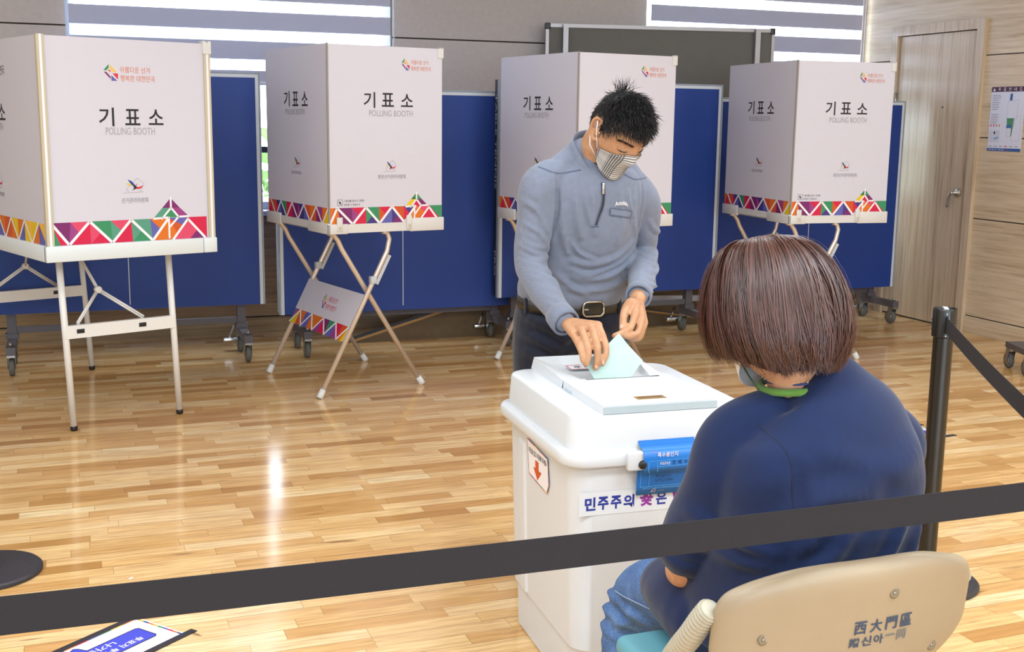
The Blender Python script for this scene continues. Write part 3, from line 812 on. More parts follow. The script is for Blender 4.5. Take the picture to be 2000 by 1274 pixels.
rings(b, [(.205, .262, .05, .0), (.212, .268, .05, .006), (.214, .27, .05, .13), (.222, .277, .055, .14), (.238, .285, .06, .645)])
bo = b.build('box_body', t); sharp(bo, 35)
# shallow vertical ribs on the side walls
rb = MB(M_BOXB)
for yy in (.135,):
    rb.add([(-.2215, yy - .03, .145), (-.2215, yy + .03, .145), (-.2355, yy + .03, .585), (-.2355, yy - .03, .585), (-.2275, yy - .018, .145), (-.2275, yy + .018, .145), (-.2405, yy + .018, .575), (-.2405, yy - .018, .575)],
           [(4, 5, 6, 7), (0, 4, 7, 3), (5, 1, 2, 6), (3, 7, 6, 2), (1, 5, 4, 0)])
rb.build('side_rib', t)
l = MB(M_BOX)
rings(l, [(.246, .291, .06, .628), (.262, .305, .065, .628), (.266, .308, .068, .634), (.266, .308, .068, .655), (.260, .303, .065, .662), (.246, .29, .06, .664), (.2445, .2885, .058, .672), (.2395, .2835, .055, .742), (.236, .280, .053, .748), (.228, .272, .05, .751)])
lo = l.build('lid', t); sharp(lo, 50)
# raised cover: flat front slab, slot, dished back
cv = MB(M_BOX)
zt = .772
x0, x1 = -.165, .145
yS = .0        # slot line
def slab(y0, y1):
    cv.add([(x0, y0, .7505), (x1, y0, .7505), (x1, y1, .7505), (x0, y1, .7505), (x0 + .003, y0 + .003, zt), (x1 - .003, y0 + .003, zt), (x1 - .003, y1, zt), (x0 + .003, y1, zt)],
           [(4, 5, 6, 7), (0, 1, 5, 4), (1, 2, 6, 5), (3, 0, 4, 7), (2, 3, 7, 6)], None, None, False)
slab(-.275, .008)
cv.box((x0 + .003, .008, .7505), (-.10, .020, zt)); cv.box((.115, .008, .7505), (x1 - .003, .020, zt))
cv.box((-.10, .008, .7505), (.115, .020, .7535), mat('slot_dark', '#5f6a70', .6))
# dish: floor slopes up to the back, bevelled walls at the sides
yB = .278
d0, d1 = (.024, .756), (yB - .02, .763)
cv.add([(x0 + .055, .020, zt - .001), (x1 - .055, .020, zt - .001), (x1 - .055, .032, d0[1]), (x0 + .055, .032, d0[1]), (x1 - .03, d1[0], d1[1]), (x0 + .03, d1[0], d1[1]),
        (x0 + .02, .020, zt), (x1 - .02, .020, zt), (x1 - .006, yB, zt + .012), (x0 + .006, yB, zt + .012), (x0, .020, .7505), (x1, .020, .7505), (x1, yB + .006, .7505), (x0, yB + .006, .7505), (x0 + .003, .02, zt), (x1 - .003, .02, zt)],
       [(0, 1, 2, 3), (3, 2, 4, 5), (6, 0, 3, 5, 9), (7, 8, 4, 2, 1), (9, 5, 4, 8), (10, 14, 6, 9, 13), (11, 12, 8, 7, 15), (13, 9, 8, 12)], None, None, False)
cvo = cv.build('slot_cover', t)
ed = MB(M_ACR); ed.box((x0 + .004, -.2768, .7515), (x1 - .004, -.2752, .769)); ed.build('cover_edge', t)
ed = MB(M_ACR); ed.box((x0 - .0015, -.055, .7515), (x0 + .0005, .0, .757)); ed.build('cover_notch', t)
# gold label and small tag on the cover
gl = MB(mat('gold_foil', '#b08a4a', .3, .6)); gl.box((-.054, -.232, zt), (.024, -.203, zt + .0012)); gl.text('중앙선거관리위원회', (0, 0, zt + .0012), (1, 0, 0), (0, 1, 0), (-.046, -.224, .016, -.211), M_INK, .0006); gl.build('gold_label', t)
tg = MB(M_PRWHITE); O = Vector((x0 + .075, .165, .7648)); sl = Vector((0, 1, .034)).normalized()
tg.flat([(0, 0), (.12, 0), (.12, .05), (0, .05)], O, (1, 0, 0), sl, M_PRWHITE, .002); tg.line2([(.004, .004), (.116, .004), (.116, .046), (.004, .046)], .003, O, (1, 0, 0), sl, P_('crimson'), .0024, True)
tg.text('투표함', O, (1, 0, 0), sl, (.02, .014, .10, .036), M_INK, .0025); tg.build('slot_tag', t)
# clasp with lock
k = MB(M_BOX); k.bbox((-.112, -.322, .617), (-.060, -.300, .664), .004); k.bbox((-.060, -.322, .632), (.12, -.300, .664), .004); k.build('clasp', t)
k = MB(M_BLACK); k.lathe([(.010, 0), (.011, .004), (.011, .02), (.009, .024)], 16, None, Matrix.Translation((-.0755, -.305, .632)) @ Matrix.Rotation(PI / 2, 4, 'X')); k.build('lock', t, label='black lock')
# blue seal: curved upper sheet over the clasp and flat lower sheet
M_SEAL = mat('seal_blue', '#0f6fc4', .4)
M_SEALL = mat('seal_line', '#58b4ee', .5)
M_PEN = mat('pen_black', '#141a2a', .6)
def sheet(mb, x0, x1, yz, m):
    n = len(yz); vs_ = []
    for y, z in yz: vs_ += [(x0, y, z), (x1, y, z)]
    for y, z in yz: vs_ += [(x0, y + .0008, z + .0002), (x1, y + .0008, z + .0002)]
    f = [(2 * i, 2 * i + 2, 2 * i + 3, 2 * i + 1) for i in range(n - 1)] + [(2 * n + 2 * i, 2 * n + 2 * i + 1, 2 * n + 2 * i + 3, 2 * n + 2 * i + 2) for i in range(n - 1)]
    f += [(0, 1, 2 * n + 1, 2 * n), (2 * n - 2, 4 * n - 2, 4 * n - 1, 2 * n - 1)]
    mb.add(vs_, f, m, None, True)
se = MB(M_SEAL)
sheet(se, -.075, .075, [(-.289, .683), (-.293, .676), (-.303, .671), (-.316, .6675), (-.3262, .660), (-.3285, .645), (-.3285, .628), (-.327, .612)], M_SEAL)
O = Vector((0, -.3287, 0)); ax = (1, 0, 0)
se.text('특수봉인지', O, ax, fz, (-.040, .650, .014, .662), M_PRWHITE, .0006, .01)
se.text('◣ 선거관리위원회', O, ax, fz, (-.062, .664, -.040, .667), P_('rose'), .0018)
for q in ([(-.062, .613), (-.062, .641), (.075, .643)], [(-.039, .613), (-.039, .641)], [(-.039, .626), (.075, .628)]): se.line2(q, .0009, O, ax, fz, M_SEALL, .0007)
se.text('투표관리관', O, ax, fz, (-.033, .630, -.006, .638), M_PRWHITE, .0008)
se.text('전  배  수', O, ax, fz, (.000, .629, .040, .640), M_PEN, .0008)
so = se.build('blue_seal', t, label='bright blue printed seal')
se = MB(M_SEAL)
sheet(se, -.078, .075, [(-.2995, .619), (-.296, .60), (-.294, .575), (-.2925, .545)], M_SEAL)
O = Vector((0, -.2995, .619)); az = Vector((0, .007, -.074)).normalized() * -1
Z = lambda z: z - .619
for q in ([(-.069, 0), (-.069, Z(.566)), (.075, Z(.568))], [(-.046, 0), (-.046, Z(.567))]): se.line2(q, .0009, O, ax, az, M_SEALL, .0016)
se.text('봉인자의 특수봉인지 성명을 확인한 후 봉인하여야 함', O, ax, az, (-.062, Z(.560), .06, Z(.5635)), M_SEALL, .002)
rs = random.Random(2)
for i, zz in enumerate((.612, .603, .592, .581)):
    xx = -.028
    for k_ in range(5 + i):
        q = [(xx + rs.uniform(-.001, .004), Z(zz + rs.uniform(-.003, .004))) for _ in range(4)]
        se.line2(q, .0009, O, ax, az, M_PEN, .0022); xx += .006
bird(se, O, ax, az, -.040, Z(.551), .013, .009, 0, 0, 0, 0, None); se.text('선거관리위원회', O, ax, az, (-.024, Z(.552), -.004, Z(.5565)), M_INKG2, .002)
se.build('seal_flap', so)
# front stickers
M_STK = mat('clear_sticker', '#dbdad8', .3)
st = MB(M_STK)
yf = lambda z: -(.277 + (z - .14) * .008 / .505) - .0008
O = Vector((0, yf(.14), .14)); az = Vector((0, -.008, .505)).normalized(); Z = lambda z: z - .14
M_NVY = mat('ink_navy', '#1c2d86', .5); M_PUR = mat('ink_purple', '#8a2a8c', .5)
st.flat([(-.224, Z(.500)), (.16, Z(.500)), (.16, Z(.560)), (-.224, Z(.560))], O, ax, az, M_BOXB, .0004)
xq = [-.209, -.175, -.141, -.107]
for ch, xx in zip('민주주의', xq): st.text(ch, O, ax, az, (xx, Z(.513), xx + .0285, Z(.547)), M_NVY, .0009, .035)
st.text('꽃', O, ax, az, (-.063, Z(.513), -.028, Z(.553)), M_PUR, .0009, .035); st.text('은', O, ax, az, (-.020, Z(.514), .009, Z(.546)), M_NVY, .0009, .035)
st.flat([(.022, Z(.552)), (.155, Z(.552)), (.155, Z(.506)), (.036, Z(.506)), (.030, Z(.518))], O, ax, az, M_PUR, .0009); st.text('선거', O, ax, az, (.05, Z(.513), .13, Z(.547)), M_PRWHITE, .0012, .03)
st.build('front_sticker', t); st = MB(M_STK)
st.flat([(-.14, Z(.136)), (.0, Z(.136)), (.0, Z(.18)), (-.14, Z(.18))], O, ax, az, M_BOXB, .0004)
st.flat([(-.125, Z(.150)), (-.094, Z(.172)), (-.094, Z(.166)), (-.108, Z(.155))], O, ax, az, P_('crimson'), .0009)
st.text('아름다운 선거', O, ax, az, (-.122, Z(.142), -.02, Z(.156)), M_INK, .0009)
st.line2([(-.135, Z(.142)), (-.131, Z(.156)), (-.126, Z(.150)), (-.129, Z(.142))], .002, O, ax, az, M_NVY, .0009)
st.build('slogan_sticker', t)
# side sticker with red arrow
st = MB(M_PRWHITE)
xl = lambda z: -(.222 + (z - .14) * .016 / .505) - .003
O = Vector((xl(.14), 0, .14)); az = Vector((-.016, 0, .505)).normalized(); ax2 = (0, -1, 0); Z = lambda z: z - .14
sh = [(-.080, .603), (.090, .592), (.098, .524), (.080, .497), (-.068, .508)]
sh = [(a, Z(b)) for a, b in sh]
st.flat(sh, O, ax2, az, M_PRWHITE, .0006)
bc = ['crimson', 'navy', 'crimson', 'gold', 'orange', 'green', 'crimson', 'navy']
for i in range(len(sh)):
    a, b_ = Vector(sh[i]), Vector(sh[(i + 1) % len(sh)])
    for k_ in range(8): st.line2([tuple(a.lerp(b_, k_ / 8)), tuple(a.lerp(b_, (k_ + 1) / 8))], .0028, O, ax2, az, P_(bc[(k_ + i) % 8]), .0009)
st.text('이곳을 잡고 이동해 주세요', O, ax2, az, (-.068, Z(.568), .082, Z(.584)), M_INK, .0009, .02)
st.flat([(-.012, Z(.561)), (.016, Z(.561)), (.016, Z(.538)), (-.012, Z(.538))], O, ax2, az, P_('rust'), .0009); st.flat([(-.03, Z(.538)), (.04, Z(.538)), (.004, Z(.508))], O, ax2, az, P_('rust'), .0009)
st.build('side_sticker', t)

# ================================================================ CROWD BARRIER POSTS AND BELTS
M_POST = mat('post_black', '#16130f', .28, spec=.6)
M_BASE = mat('base_black', '#2c2a30', .5, noise=.15, nscale=25, bump=.15, bscale=90)
M_BELT = mat('belt_webbing', '#1d1b20', .9, noise=.06, nscale=250, bump=.4, bscale=900)
M_PIN = mat('rivet', '#cfc7b4', .3, .8)
def post(label, x, y, rz):
    t = thing('barrier_post', label, 'post', (x, y, 0), rz, 'black crowd barrier posts')
    b = MB(M_BASE); b.lathe([(.163, 0), (.166, .003), (.166, .012), (.160, .018), (.06, .022), (.04, .024)], 48); sharp(b.build('base', t), 30)
    p = MB(M_POST); p.lathe([(.030, .02), (.030, .815)], 28); sharp(p.build('pole', t), 30)
    h = MB(M_POST); h.lathe([(.031, .806), (.036, .809), (.0362, .893), (.0345, .897), (.033, .892), (.02, .892)], 32)
    for a0 in (PI * .5, -PI * .5):
        for k in range(4): h.lathe([(.0035, 0), (.0025, .003)], 8, None, Matrix.Translation((.036 * math.cos(a0), .036 * math.sin(a0), .832 + k * .0095)) @ Matrix.Rotation(PI / 2, 4, 'Y') @ Matrix.Rotation(0, 4, 'X'))
    h.box((.034, -.0045, .822), (.0372, .0045, .876), mat('slot_black', '#050505', .8))
    for z in (.815, .884): h.lathe([(.0022, 0), (.0018, .0015)], 8, M_PIN, Matrix.Translation((.0362, 0, z)) @ Matrix.Rotation(PI / 2, 4, 'Y'))
    sharp(h.build('head', t), 35)
    c = MB(mat('paper_tag', '#cfcfd6', .5)); c.box((-.022, -.006, .897), (.012, .008, .8985)); c.box((.012, -.006, .894), (.0145, .008, .8985)); c.build('paper_label', t, label='scrap of pale paper')
    return t
ang = math.atan2(1.43 - 2.852, 1.64 - 2.519)
pr = post('black barrier post with belt, standing behind the seated woman on her right', 2.519, 2.852, ang)
# belt leaving the head towards the post outside the right edge
L = math.hypot(1.64 - 2.519, 1.43 - 2.852)
b = MB(M_BELT); n = 24; vs_ = []; 
for i in range(n + 1):
    u = .037 + (L - .075) * i / n; z = .849 - .012 * math.sin(PI * i / n)
    vs_ += [(u, -.0007, z - .024), (u, .0007, z - .024), (u, .0007, z + .024), (u, -.0007, z + .024)]
fs = [(4 * i + j, 4 * i + (j + 1) % 4, 4 * i + 4 + (j + 1) % 4, 4 * i + 4 + j) for i in range(n) for j in range(4)] + [(3, 2, 1, 0), (4 * n, 4 * n + 1, 4 * n + 2, 4 * n + 3)]
b.add(vs_, fs, None, None, False); b.build('belt', pr)
post('black barrier post whose round base shows at the left edge', -.305, 3.90, PI)
post('black barrier post at far left, only a sliver of its base in view', -.512, 5.47, PI)
# belt across the foreground, strung between two posts outside the frame
post('black barrier post just outside the right edge, holding the foreground belt', 1.655, 1.395, PI)
post('black barrier post just outside the left edge, holding the foreground belt', -.36, 1.445, 0)
b = MB(M_BELT); vs_ = []; n = 40
A, B = Vector((-.322, 1.445, .861)), Vector((1.617, 1.395, .861)); dn = Vector((B.y - A.y, A.x - B.x, 0)).normalized() * .0008
for i in range(n + 1):
    p = A.lerp(B, i / n); p.z -= .004 * math.sin(PI * i / n)
    for s, z in ((-1, -.0245), (1, -.0245), (1, .0245), (-1, .0245)): vs_.append(p + dn * s + Vector((0, 0, z)))
fs = [(4 * i + j, 4 * i + (j + 1) % 4, 4 * i + 4 + (j + 1) % 4, 4 * i + 4 + j) for i in range(n) for j in range(4)] + [(3, 2, 1, 0), (4 * n, 4 * n + 1, 4 * n + 2, 4 * n + 3)]
b.add(vs_, fs, None, None, False)
tag(b.build('barrier_belt'), 'wide black barrier belt stretched across the foreground in front of the seated woman', 'belt')

# ================================================================ FLOOR SIGNS, SCRAPS
M_SIGN = mat('sign_white', '#e4e6ee', .35)
M_TAPE = mat('tape_black', '#26232a', .4)
M_ARROW = mat('arrow_blue', '#3f47c4', .4)
def floor_sign(label, x, y, ang, flip=1):
    t = thing('floor_sign', label, 'sign', (x, y, 0), ang, 'blue arrow floor signs')
    s = MB(M_SIGN); s.box((0, -.105, 0), (.42, .105, .0015)); O = (0, 0, .0015); ax, ay = (1, 0, 0), (0, 1, 0)
    cs = ['crimson', 'yellow', 'blue', 'orange', 'yellow', 'green', 'violet', 'crimson', 'orange', 'blue']
    for i in range(10):
        s.flat([(.006, -.1 + i * .02), (.012, -.1 + i * .02), (.012, -.08 + i * .02), (.006, -.08 + i * .02)], O, ax, ay, P_(cs[i]), .0006)
        s.flat([(.02 + i * .04, -.093), (.06 + i * .04, -.093), (.06 + i * .04, -.089), (.02 + i * .04, -.089)], O, ax, ay, P_(cs[(i + 3) % 10]), .0006)
    s.build('sign_sheet', t)
    a = MB(M_ARROW)
    pts = [(.050, -.034), (.050, .036), (.058, .044), (.225, .044), (.232, .074), (.240, .080), (.255, .074), (.365, .010), (.365, -.004), (.255, -.072), (.240, -.078), (.232, -.070), (.225, -.040), (.058, -.040)]
    a.flat(pts, O, ax, ay, M_ARROW, .0008); a.line2(pts, .003, O, ax, ay, M_TAPE, .0011, True)
    a.text('투표지 투입 후', O, ax, ay, (.085, .008, .255, .032), M_PRWHITE, .0012, .02); a.text('나가는 곳', O, ax, ay, (.15, -.030, .285, -.004), M_PRWHITE, .0012, .02)
    a.build('arrow_print', t)
    for s_ in (-1, 1):
        tp = MB(M_TAPE); tp.box((-.03, s_ * .105 - .012, 0), (.43, s_ * .105 + .012, .002)); tp.build('tape', t, label='black tape strip')
    return t
floor_sign('blue arrow floor sign taped down at bottom left below the belt', .185, 3.315, math.atan2(-.62, -.79))
floor_sign('blue arrow floor sign half hidden behind the barrier post at right', 3.86, 4.385, math.atan2(-.09, -.99))
s = MB(mat('dark_scrap', '#3f3a2c', .7)); s.add([(0, 0, .001), (.018, -.012, .001), (.03, -.03, .002), (.02, -.026, .006), (.006, -.012, .007)], [(0, 1, 4), (1, 3, 4), (1, 2, 3), (0, 4, 1), (4, 3, 1), (3, 2, 1)]); o = s.build('paper_scrap', None, (.262, 3.235, 0))
tag(o, 'small dark torn scrap on the floor beside the bottom left floor sign', 'scrap')
s = MB(M_PRWHITE); s.add([(0, 0, .001), (.012, .004, .001), (.016, .010, .004), (.004, .008, .003)], [(0, 1, 2, 3)]); o = s.build('paper_scrap', None, (.115, 3.70, 0))
tag(o, 'tiny white paper crumb on the floor above the foreground belt at left', 'scrap')
# lone caster at the right edge
t = thing('trolley', 'trolley at the right frame edge, only a grey caster wheel in view', 'trolley', (5.235, 5.195, 0), -.36)
for cx_, cy_ in ((0, 0), (.57, 0), (0, .25), (.57, .25)): make_caster(t, cx_, cy_, .125)
k = MB(M_STEELGREY); k.box((-.02, -.02, .125), (.6, .3, .16)); k.build('deck', t)

# ================================================================ WALL POSTER
t = thing('wall_poster', 'white floor plan poster with dark top bar on the wall right of the door', 'poster', (XR - .001, 6.47, 1.29), 0)
p = MB(mat('poster_white', '#d9d9e6', .4)); O = Vector((-.002, 0, 0)); ax, ay = (0, -1, 0), (0, 0, 1)
PW, PH = .305, .432
p.box((-.002, -PW, 0), (0, 0, PH))
M_MAR = mat('ink_maroon', '#4a1f3a', .5); M_PBL = mat('ink_blue', '#3a5f9c', .5)
p.flat([(0, PH - .034), (PW, PH - .034), (PW, PH), (0, PH)], O, ax, ay, M_MAR)
for i, ch in enumerate('▲투표안내도'): p.text(ch, O, ax, ay, (.014 + i * .048, PH - .028, .036 + i * .048, PH - .006), M_PRWHITE, .0012)
p.flat([(0, .0), (PW, .0), (PW, .02), (0, .02)], O, ax, ay, M_PBL)
p.text('투표소 안내', O, ax, ay, (.012, .005, .15, .015), M_PRWHITE, .0012); p.flat([(.185, .006), (.195, .006), (.195, .015), (.185, .015)], O, ax, ay, P_('red'), .0012)
rs = random.Random(5)
for i in range(15):
    z = PH - .058 - i * .0118 - (.022 if i > 8 else 0)
    p.flat([(.012, z), (.012 + rs.uniform(.05, .085), z), (.012 + rs.uniform(.05, .085), z + .003), (.012, z + .003)], O, ax, ay, M_INKG2)
for i in range(4): p.flat([(.012 + i * .026, .165), (.022 + i * .026, .165), (.022 + i * .026, .18), (.012 + i * .026, .18)], O, ax, ay, P_('rose' if i < 2 else 'terra'))
p.flat([(.01, .06), (.105, .06), (.105, .14), (.01, .14)], O, ax, ay, mat('poster_map', '#c9cbd6', .5)); p.flat([(.05, .115), (.064, .115), (.062, .132), (.05, .132)], O, ax, ay, M_INK, .0012); p.flat([(.055, .075), (.095, .085), (.095, .098), (.055, .09)], O, ax, ay, mat('poster_map_blue', '#7fa8cf', .5), .0012)
for q in ([(.16, .335), (.25, .345), (.25, .215), (.16, .215)], [(.245, .235), (.285, .235), (.285, .075), (.215, .068), (.205, .12)], [(.165, .16), (.205, .16), (.205, .10), (.165, .10)]): p.line2(q, .0012, O, ax, ay, M_INKG, .001, True)
p.flat([(.16, .222), (.225, .222), (.22, .16), (.21, .10), (.203, .10), (.207, .15), (.165, .17)], O, ax, ay, mat('poster_green', '#4b8a5e', .5), .0012)
p.flat([(.16, .155), (.205, .158), (.205, .178), (.163, .178)], O, ax, ay, M_PBL, .0014); p.flat([(.172, .34), (.196, .34), (.198, .385), (.176, .385)], O, ax, ay, M_PBL, .0012)
for i in range(6): p.flat([(.01 + i * .048, .03), (.038 + i * .048, .03), (.038 + i * .048, .036), (.01 + i * .048, .036)], O, ax, ay, M_INKG if i != 3 else P_('rose'))
p.build('poster_sheet', t)
# ================================================================ PEOPLE
def cr(P, sub):
    """Catmull-Rom through rows of P"""
    P = np.array(P, float); n = len(P); out = []
    for i in range(n - 1):
        p0, p1, p2, p3 = P[max(i - 1, 0)], P[i], P[i + 1], P[min(i + 2, n - 1)]
        for k in range(sub):
            t = k / sub
            out.append(.5 * (2 * p1 + (p2 - p0) * t + (2 * p0 - 5 * p1 + 4 * p2 - p3) * t * t + (3 * p1 - p0 - 3 * p2 + p3) * t ** 3))
    out.append(P[-1]); return np.array(out)

def limb(mb, rows, side=None, n=20, sub=5, power=2., cap=True, m=None, capk=1.):
    """closed tapering limb; rows = [(x,y,z,r)] or [(x,y,z,ra,rb)], ra along `side`"""
    rows = [tuple(r) + (r[3],) if len(r) == 4 else tuple(r) for r in rows]
    Q = cr(rows, sub); k = len(Q); vs_, fs = [], []
    C = Q[:, :3]; x = None
    for i in range(k):
        d = Vector(C[min(i + 1, k - 1)] - C[max(i - 1, 0)]).normalized()
        if side is not None: x = Vector(side)
        elif x is None: x = frame(d)[0]
        x = (x - d * x.dot(d)).normalized(); y = d.cross(x)
        for j in range(n):
            a = 2 * PI * j / n; ca, sa = math.cos(a), math.sin(a)
            e = 2 / power
            ca = math.copysign(abs(ca) ** e, ca); sa = math.copysign(abs(sa) ** e, sa)
            vs_.append(Vector(C[i]) + x * (ca * Q[i, 3]) + y * (sa * Q[i, 4]))
    for i in range(k - 1):
        for j in range(n): fs.append((i * n + j, i * n + (j + 1) % n, (i + 1) * n + (j + 1) % n, (i + 1) * n + j))
    if cap:
        # rounded ends
        for i, sgn in ((0, -1), (k - 1, 1)):
            d = Vector(C[1] - C[0]).normalized() if i == 0 else Vector(C[-1] - C[-2]).normalized()
            c = Vector(C[i]); base = i * n; prev = list(range(base, base + n)); r = min(Q[i, 3], Q[i, 4]) * capk
            for s in (.5, .85):
                row = []
                for j in range(n):
                    p = vs_[base + j]; q = c + (p - c) * math.sqrt(1 - s * s) + d * (sgn * r * s)
                    row.append(len(vs_)); vs_.append(q)
                for j in range(n):
                    f = (prev[j], prev[(j + 1) % n], row[(j + 1) % n], row[j]); fs.append(f if sgn > 0 else f[::-1])
                prev = row
            fs.append(tuple(prev) if sgn > 0 else tuple(reversed(prev)))
    mb.add(vs_, fs, m, None, True); return mb

def ellipsoid(mb, c, R, nu=24, nv=16, Mx=None, m=None, fn=None):
    vs_, fs = [], []
    for i in range(nv + 1):
        th = PI * i / nv
        for j in range(nu):
            ph = 2 * PI * j / nu
            p = np.array([R[0] * math.sin(th) * math.cos(ph), R[1] * math.sin(th) * math.sin(ph), R[2] * math.cos(th)])
            vs_.append(p)
    vs_ = np.array(vs_)
    if fn: vs_ = fn(vs_)
    vs_ = [Vector(p) + Vector(c) for p in vs_]
    for i in range(nv):
        for j in range(nu): fs.append((i * nu + j, (i + 1) * nu + j, (i + 1) * nu + (j + 1) % nu, i * nu + (j + 1) % nu))
    mb.add(vs_, fs, m, Mx, True); return mb

def remesh(mb, voxel, smooth=4, adapt=0.0):
    me = mb.mesh('tmp'); o = bpy.data.objects.new('tmp', me); COL.objects.link(o)
    md = o.modifiers.new('r', 'REMESH'); md.mode = 'VOXEL'; md.voxel_size = voxel; md.adaptivity = adapt
    if smooth:
        sm = o.modifiers.new('s', 'SMOOTH'); sm.factor = .5; sm.iterations = smooth
    dg = bpy.context.evaluated_depsgraph_get(); dg.update()
    out = bpy.data.meshes.new_from_object(o.evaluated_get(dg))
    bpy.data.objects.remove(o); bpy.data.meshes.remove(me)
    return out
def coords(me):
    a = np.empty(len(me.vertices) * 3); me.vertices.foreach_get('co', a); return a.reshape(-1, 3)
def normals(me):
    a = np.empty(len(me.vertices) * 3); me.vertices.foreach_get('normal', a); return a.reshape(-1, 3)
def put(me, V):
    me.vertices.foreach_set('co', V.ravel()); me.update()
def finish(me, name, m, parent=None):
    me.name = name; me.materials.clear(); me.materials.append(m)
    me.polygons.foreach_set('use_smooth', [True] * len(me.polygons)); me.update()
    o = bpy.data.objects.new(name, me); COL.objects.link(o)
    if parent is not None: o.parent = parent
    return o
def bvh_of(me):
    return BVHTree.FromPolygons([v.co for v in me.vertices], [tuple(p.vertices) for p in me.polygons])
def seg_d(P, A, B):
    d = B - A; t = np.clip(((P - A) @ d) / (d @ d), 0, 1)
    return np.linalg.norm(P - (A + t[:, None] * d), axis=1)
def folds(me, strokes, mask=None, axes=(0, 2)):
    """cloth folds: strokes = [(amp, width, [(a,b),...])] in the plane of `axes`; displaced along normals where mask(N)"""
    V, N = coords(me), normals(me); D = np.zeros(len(V))
    w = np.ones(len(V)) if mask is None else mask(V, N)
    P = V[:, list(axes)]
    for amp, wd, pts in strokes:
        q = cr(pts, 4) if len(pts) > 2 else np.array(pts, float)
        n = len(q); dm = np.full(len(V), 9.); sc = np.zeros(len(V))
        for i in range(n - 1):
            d = seg_d(P, q[i], q[i + 1]); taper = math.sin(PI * (i + .7) / (n + .4)) ** .6
            up = d < dm; dm[up] = d[up]; sc[up] = taper
        D += 1.8 * amp * sc * (np.exp(-(dm / wd) ** 2) - .45 * np.exp(-((dm - wd * 2.0) / wd) ** 2))
    put(me, V + N * (D * w)[:, None])
def lumps(me, amp, scale, seed=0):
    """soft cloth unevenness from a few sine waves"""
    V, N = coords(me), normals(me); r = np.random.RandomState(seed); D = np.zeros(len(V))
    for k in range(7):
        kv = r.normal(size=3); kv *= scale * r.uniform(.6, 1.6) / np.linalg.norm(kv); D += np.sin(V @ kv + r.uniform(0, 6.28))
    put(me, V + N * (D * amp / 2.6)[:, None])

# ---- materials
def skin(name, c, c2):
    g = NG(name); f = g.noise(g.coord(), 38, 4, .6)
    g.set(col=g.ramp(f, [(.3, lin(c2)), (.65, lin(c))]), rough=.5, spec=.4, sss=.06)
    g.b.inputs['Subsurface Radius'].default_value = (.012, .005, .003)
    g.bump(g.noise(g.coord(), 420, 3, .6), .10, .001); return g.m
M_SKIN = skin('skin_tan', '#bd8f6c', '#ad7b58')
M_SKINW = skin('skin_warm', '#c99a7b', '#b88467')
def cloth(name, c, rib=0., ribscale=1500., nz=.06, rough=.85, sheen=.2):
    g = NG(name); co = g.coord(); f = g.noise(co, 55, 3, .6); cc = lin(c)
    col = g.ramp(f, [(.3, tuple(v * (1 - nz) for v in cc[:3])), (.7, tuple(min(1, v * (1 + nz)) for v in cc[:3]))])
    h = g.noise(co, 900, 2, .5)
    if rib:
        x, y, z = g.sep(co); s_ = g.math('SINE', g.math('MULTIPLY', g.math('ADD', x, g.math('MULTIPLY', y, .35)), ribscale))
        col = g.mix(g.math('MULTIPLY', g.math('GREATER_THAN', s_, .2), rib), col, lin('#59617a'))
        h = g.math('ADD', g.math('MULTIPLY', s_, .5), h)
    g.set(col=col, rough=rough, spec=.25, sheen=sheen, sheenr=.5); g.bump(h, .25, .0008); return g.m
M_SHIRT = cloth('shirt_greyblue', '#747a8a', .16, 1400.)
M_SHIRTD = cloth('shirt_seam', '#525a70')
M_TROU = cloth('trousers_navy', '#171a29', nz=.12)
M_TEE = cloth('tee_navy', '#112044', nz=.06, sheen=.15)
M_TEED = cloth('tee_seam', '#151d36')
M_GREEN = cloth('trim_green', '#5f8a3c')
def denim():
    g = NG('denim'); co = g.coord(); f = g.noise(co, 14, 4, .6); f2 = g.noise(co, 600, 2, .6)
    col = g.ramp(f, [(.3, lin('#2a4674')), (.55, lin('#3f6296')), (.75, lin('#6585b3'))]); col = g.mix(g.ramp(f2, [(.45, (0, 0, 0)), (.62, (.4, .4, .4))]), col, lin('#93a9c8'))
    g.set(col=col, rough=.85, spec=.2); g.bump(f2, .3, .0008); return g.m
M_DENIM = denim()
def hairmat(name, a, b, rough=.38, spec=.5):
    g = NG(name); r = g.node('ShaderNodeNewGeometry').outputs['Random Per Island']
    g.set(col=g.ramp(r, [(0, lin(a)), (1, lin(b))]), rough=rough, spec=spec); return g.m
M_HAIRM = hairmat('hair_black', '#0d0c0d', '#221f22', .36, .6)
M_HAIRB = mat('hair_black_base', '#0c0b0c', .7, spec=.2)
M_HAIRW = hairmat('hair_auburn', '#2c1410', '#553128', .36, .55)
M_HAIRWB = mat('hair_auburn_base', '#25130f', .6, spec=.3)
M_BELTL = mat('belt_leather', '#26201a', .45)

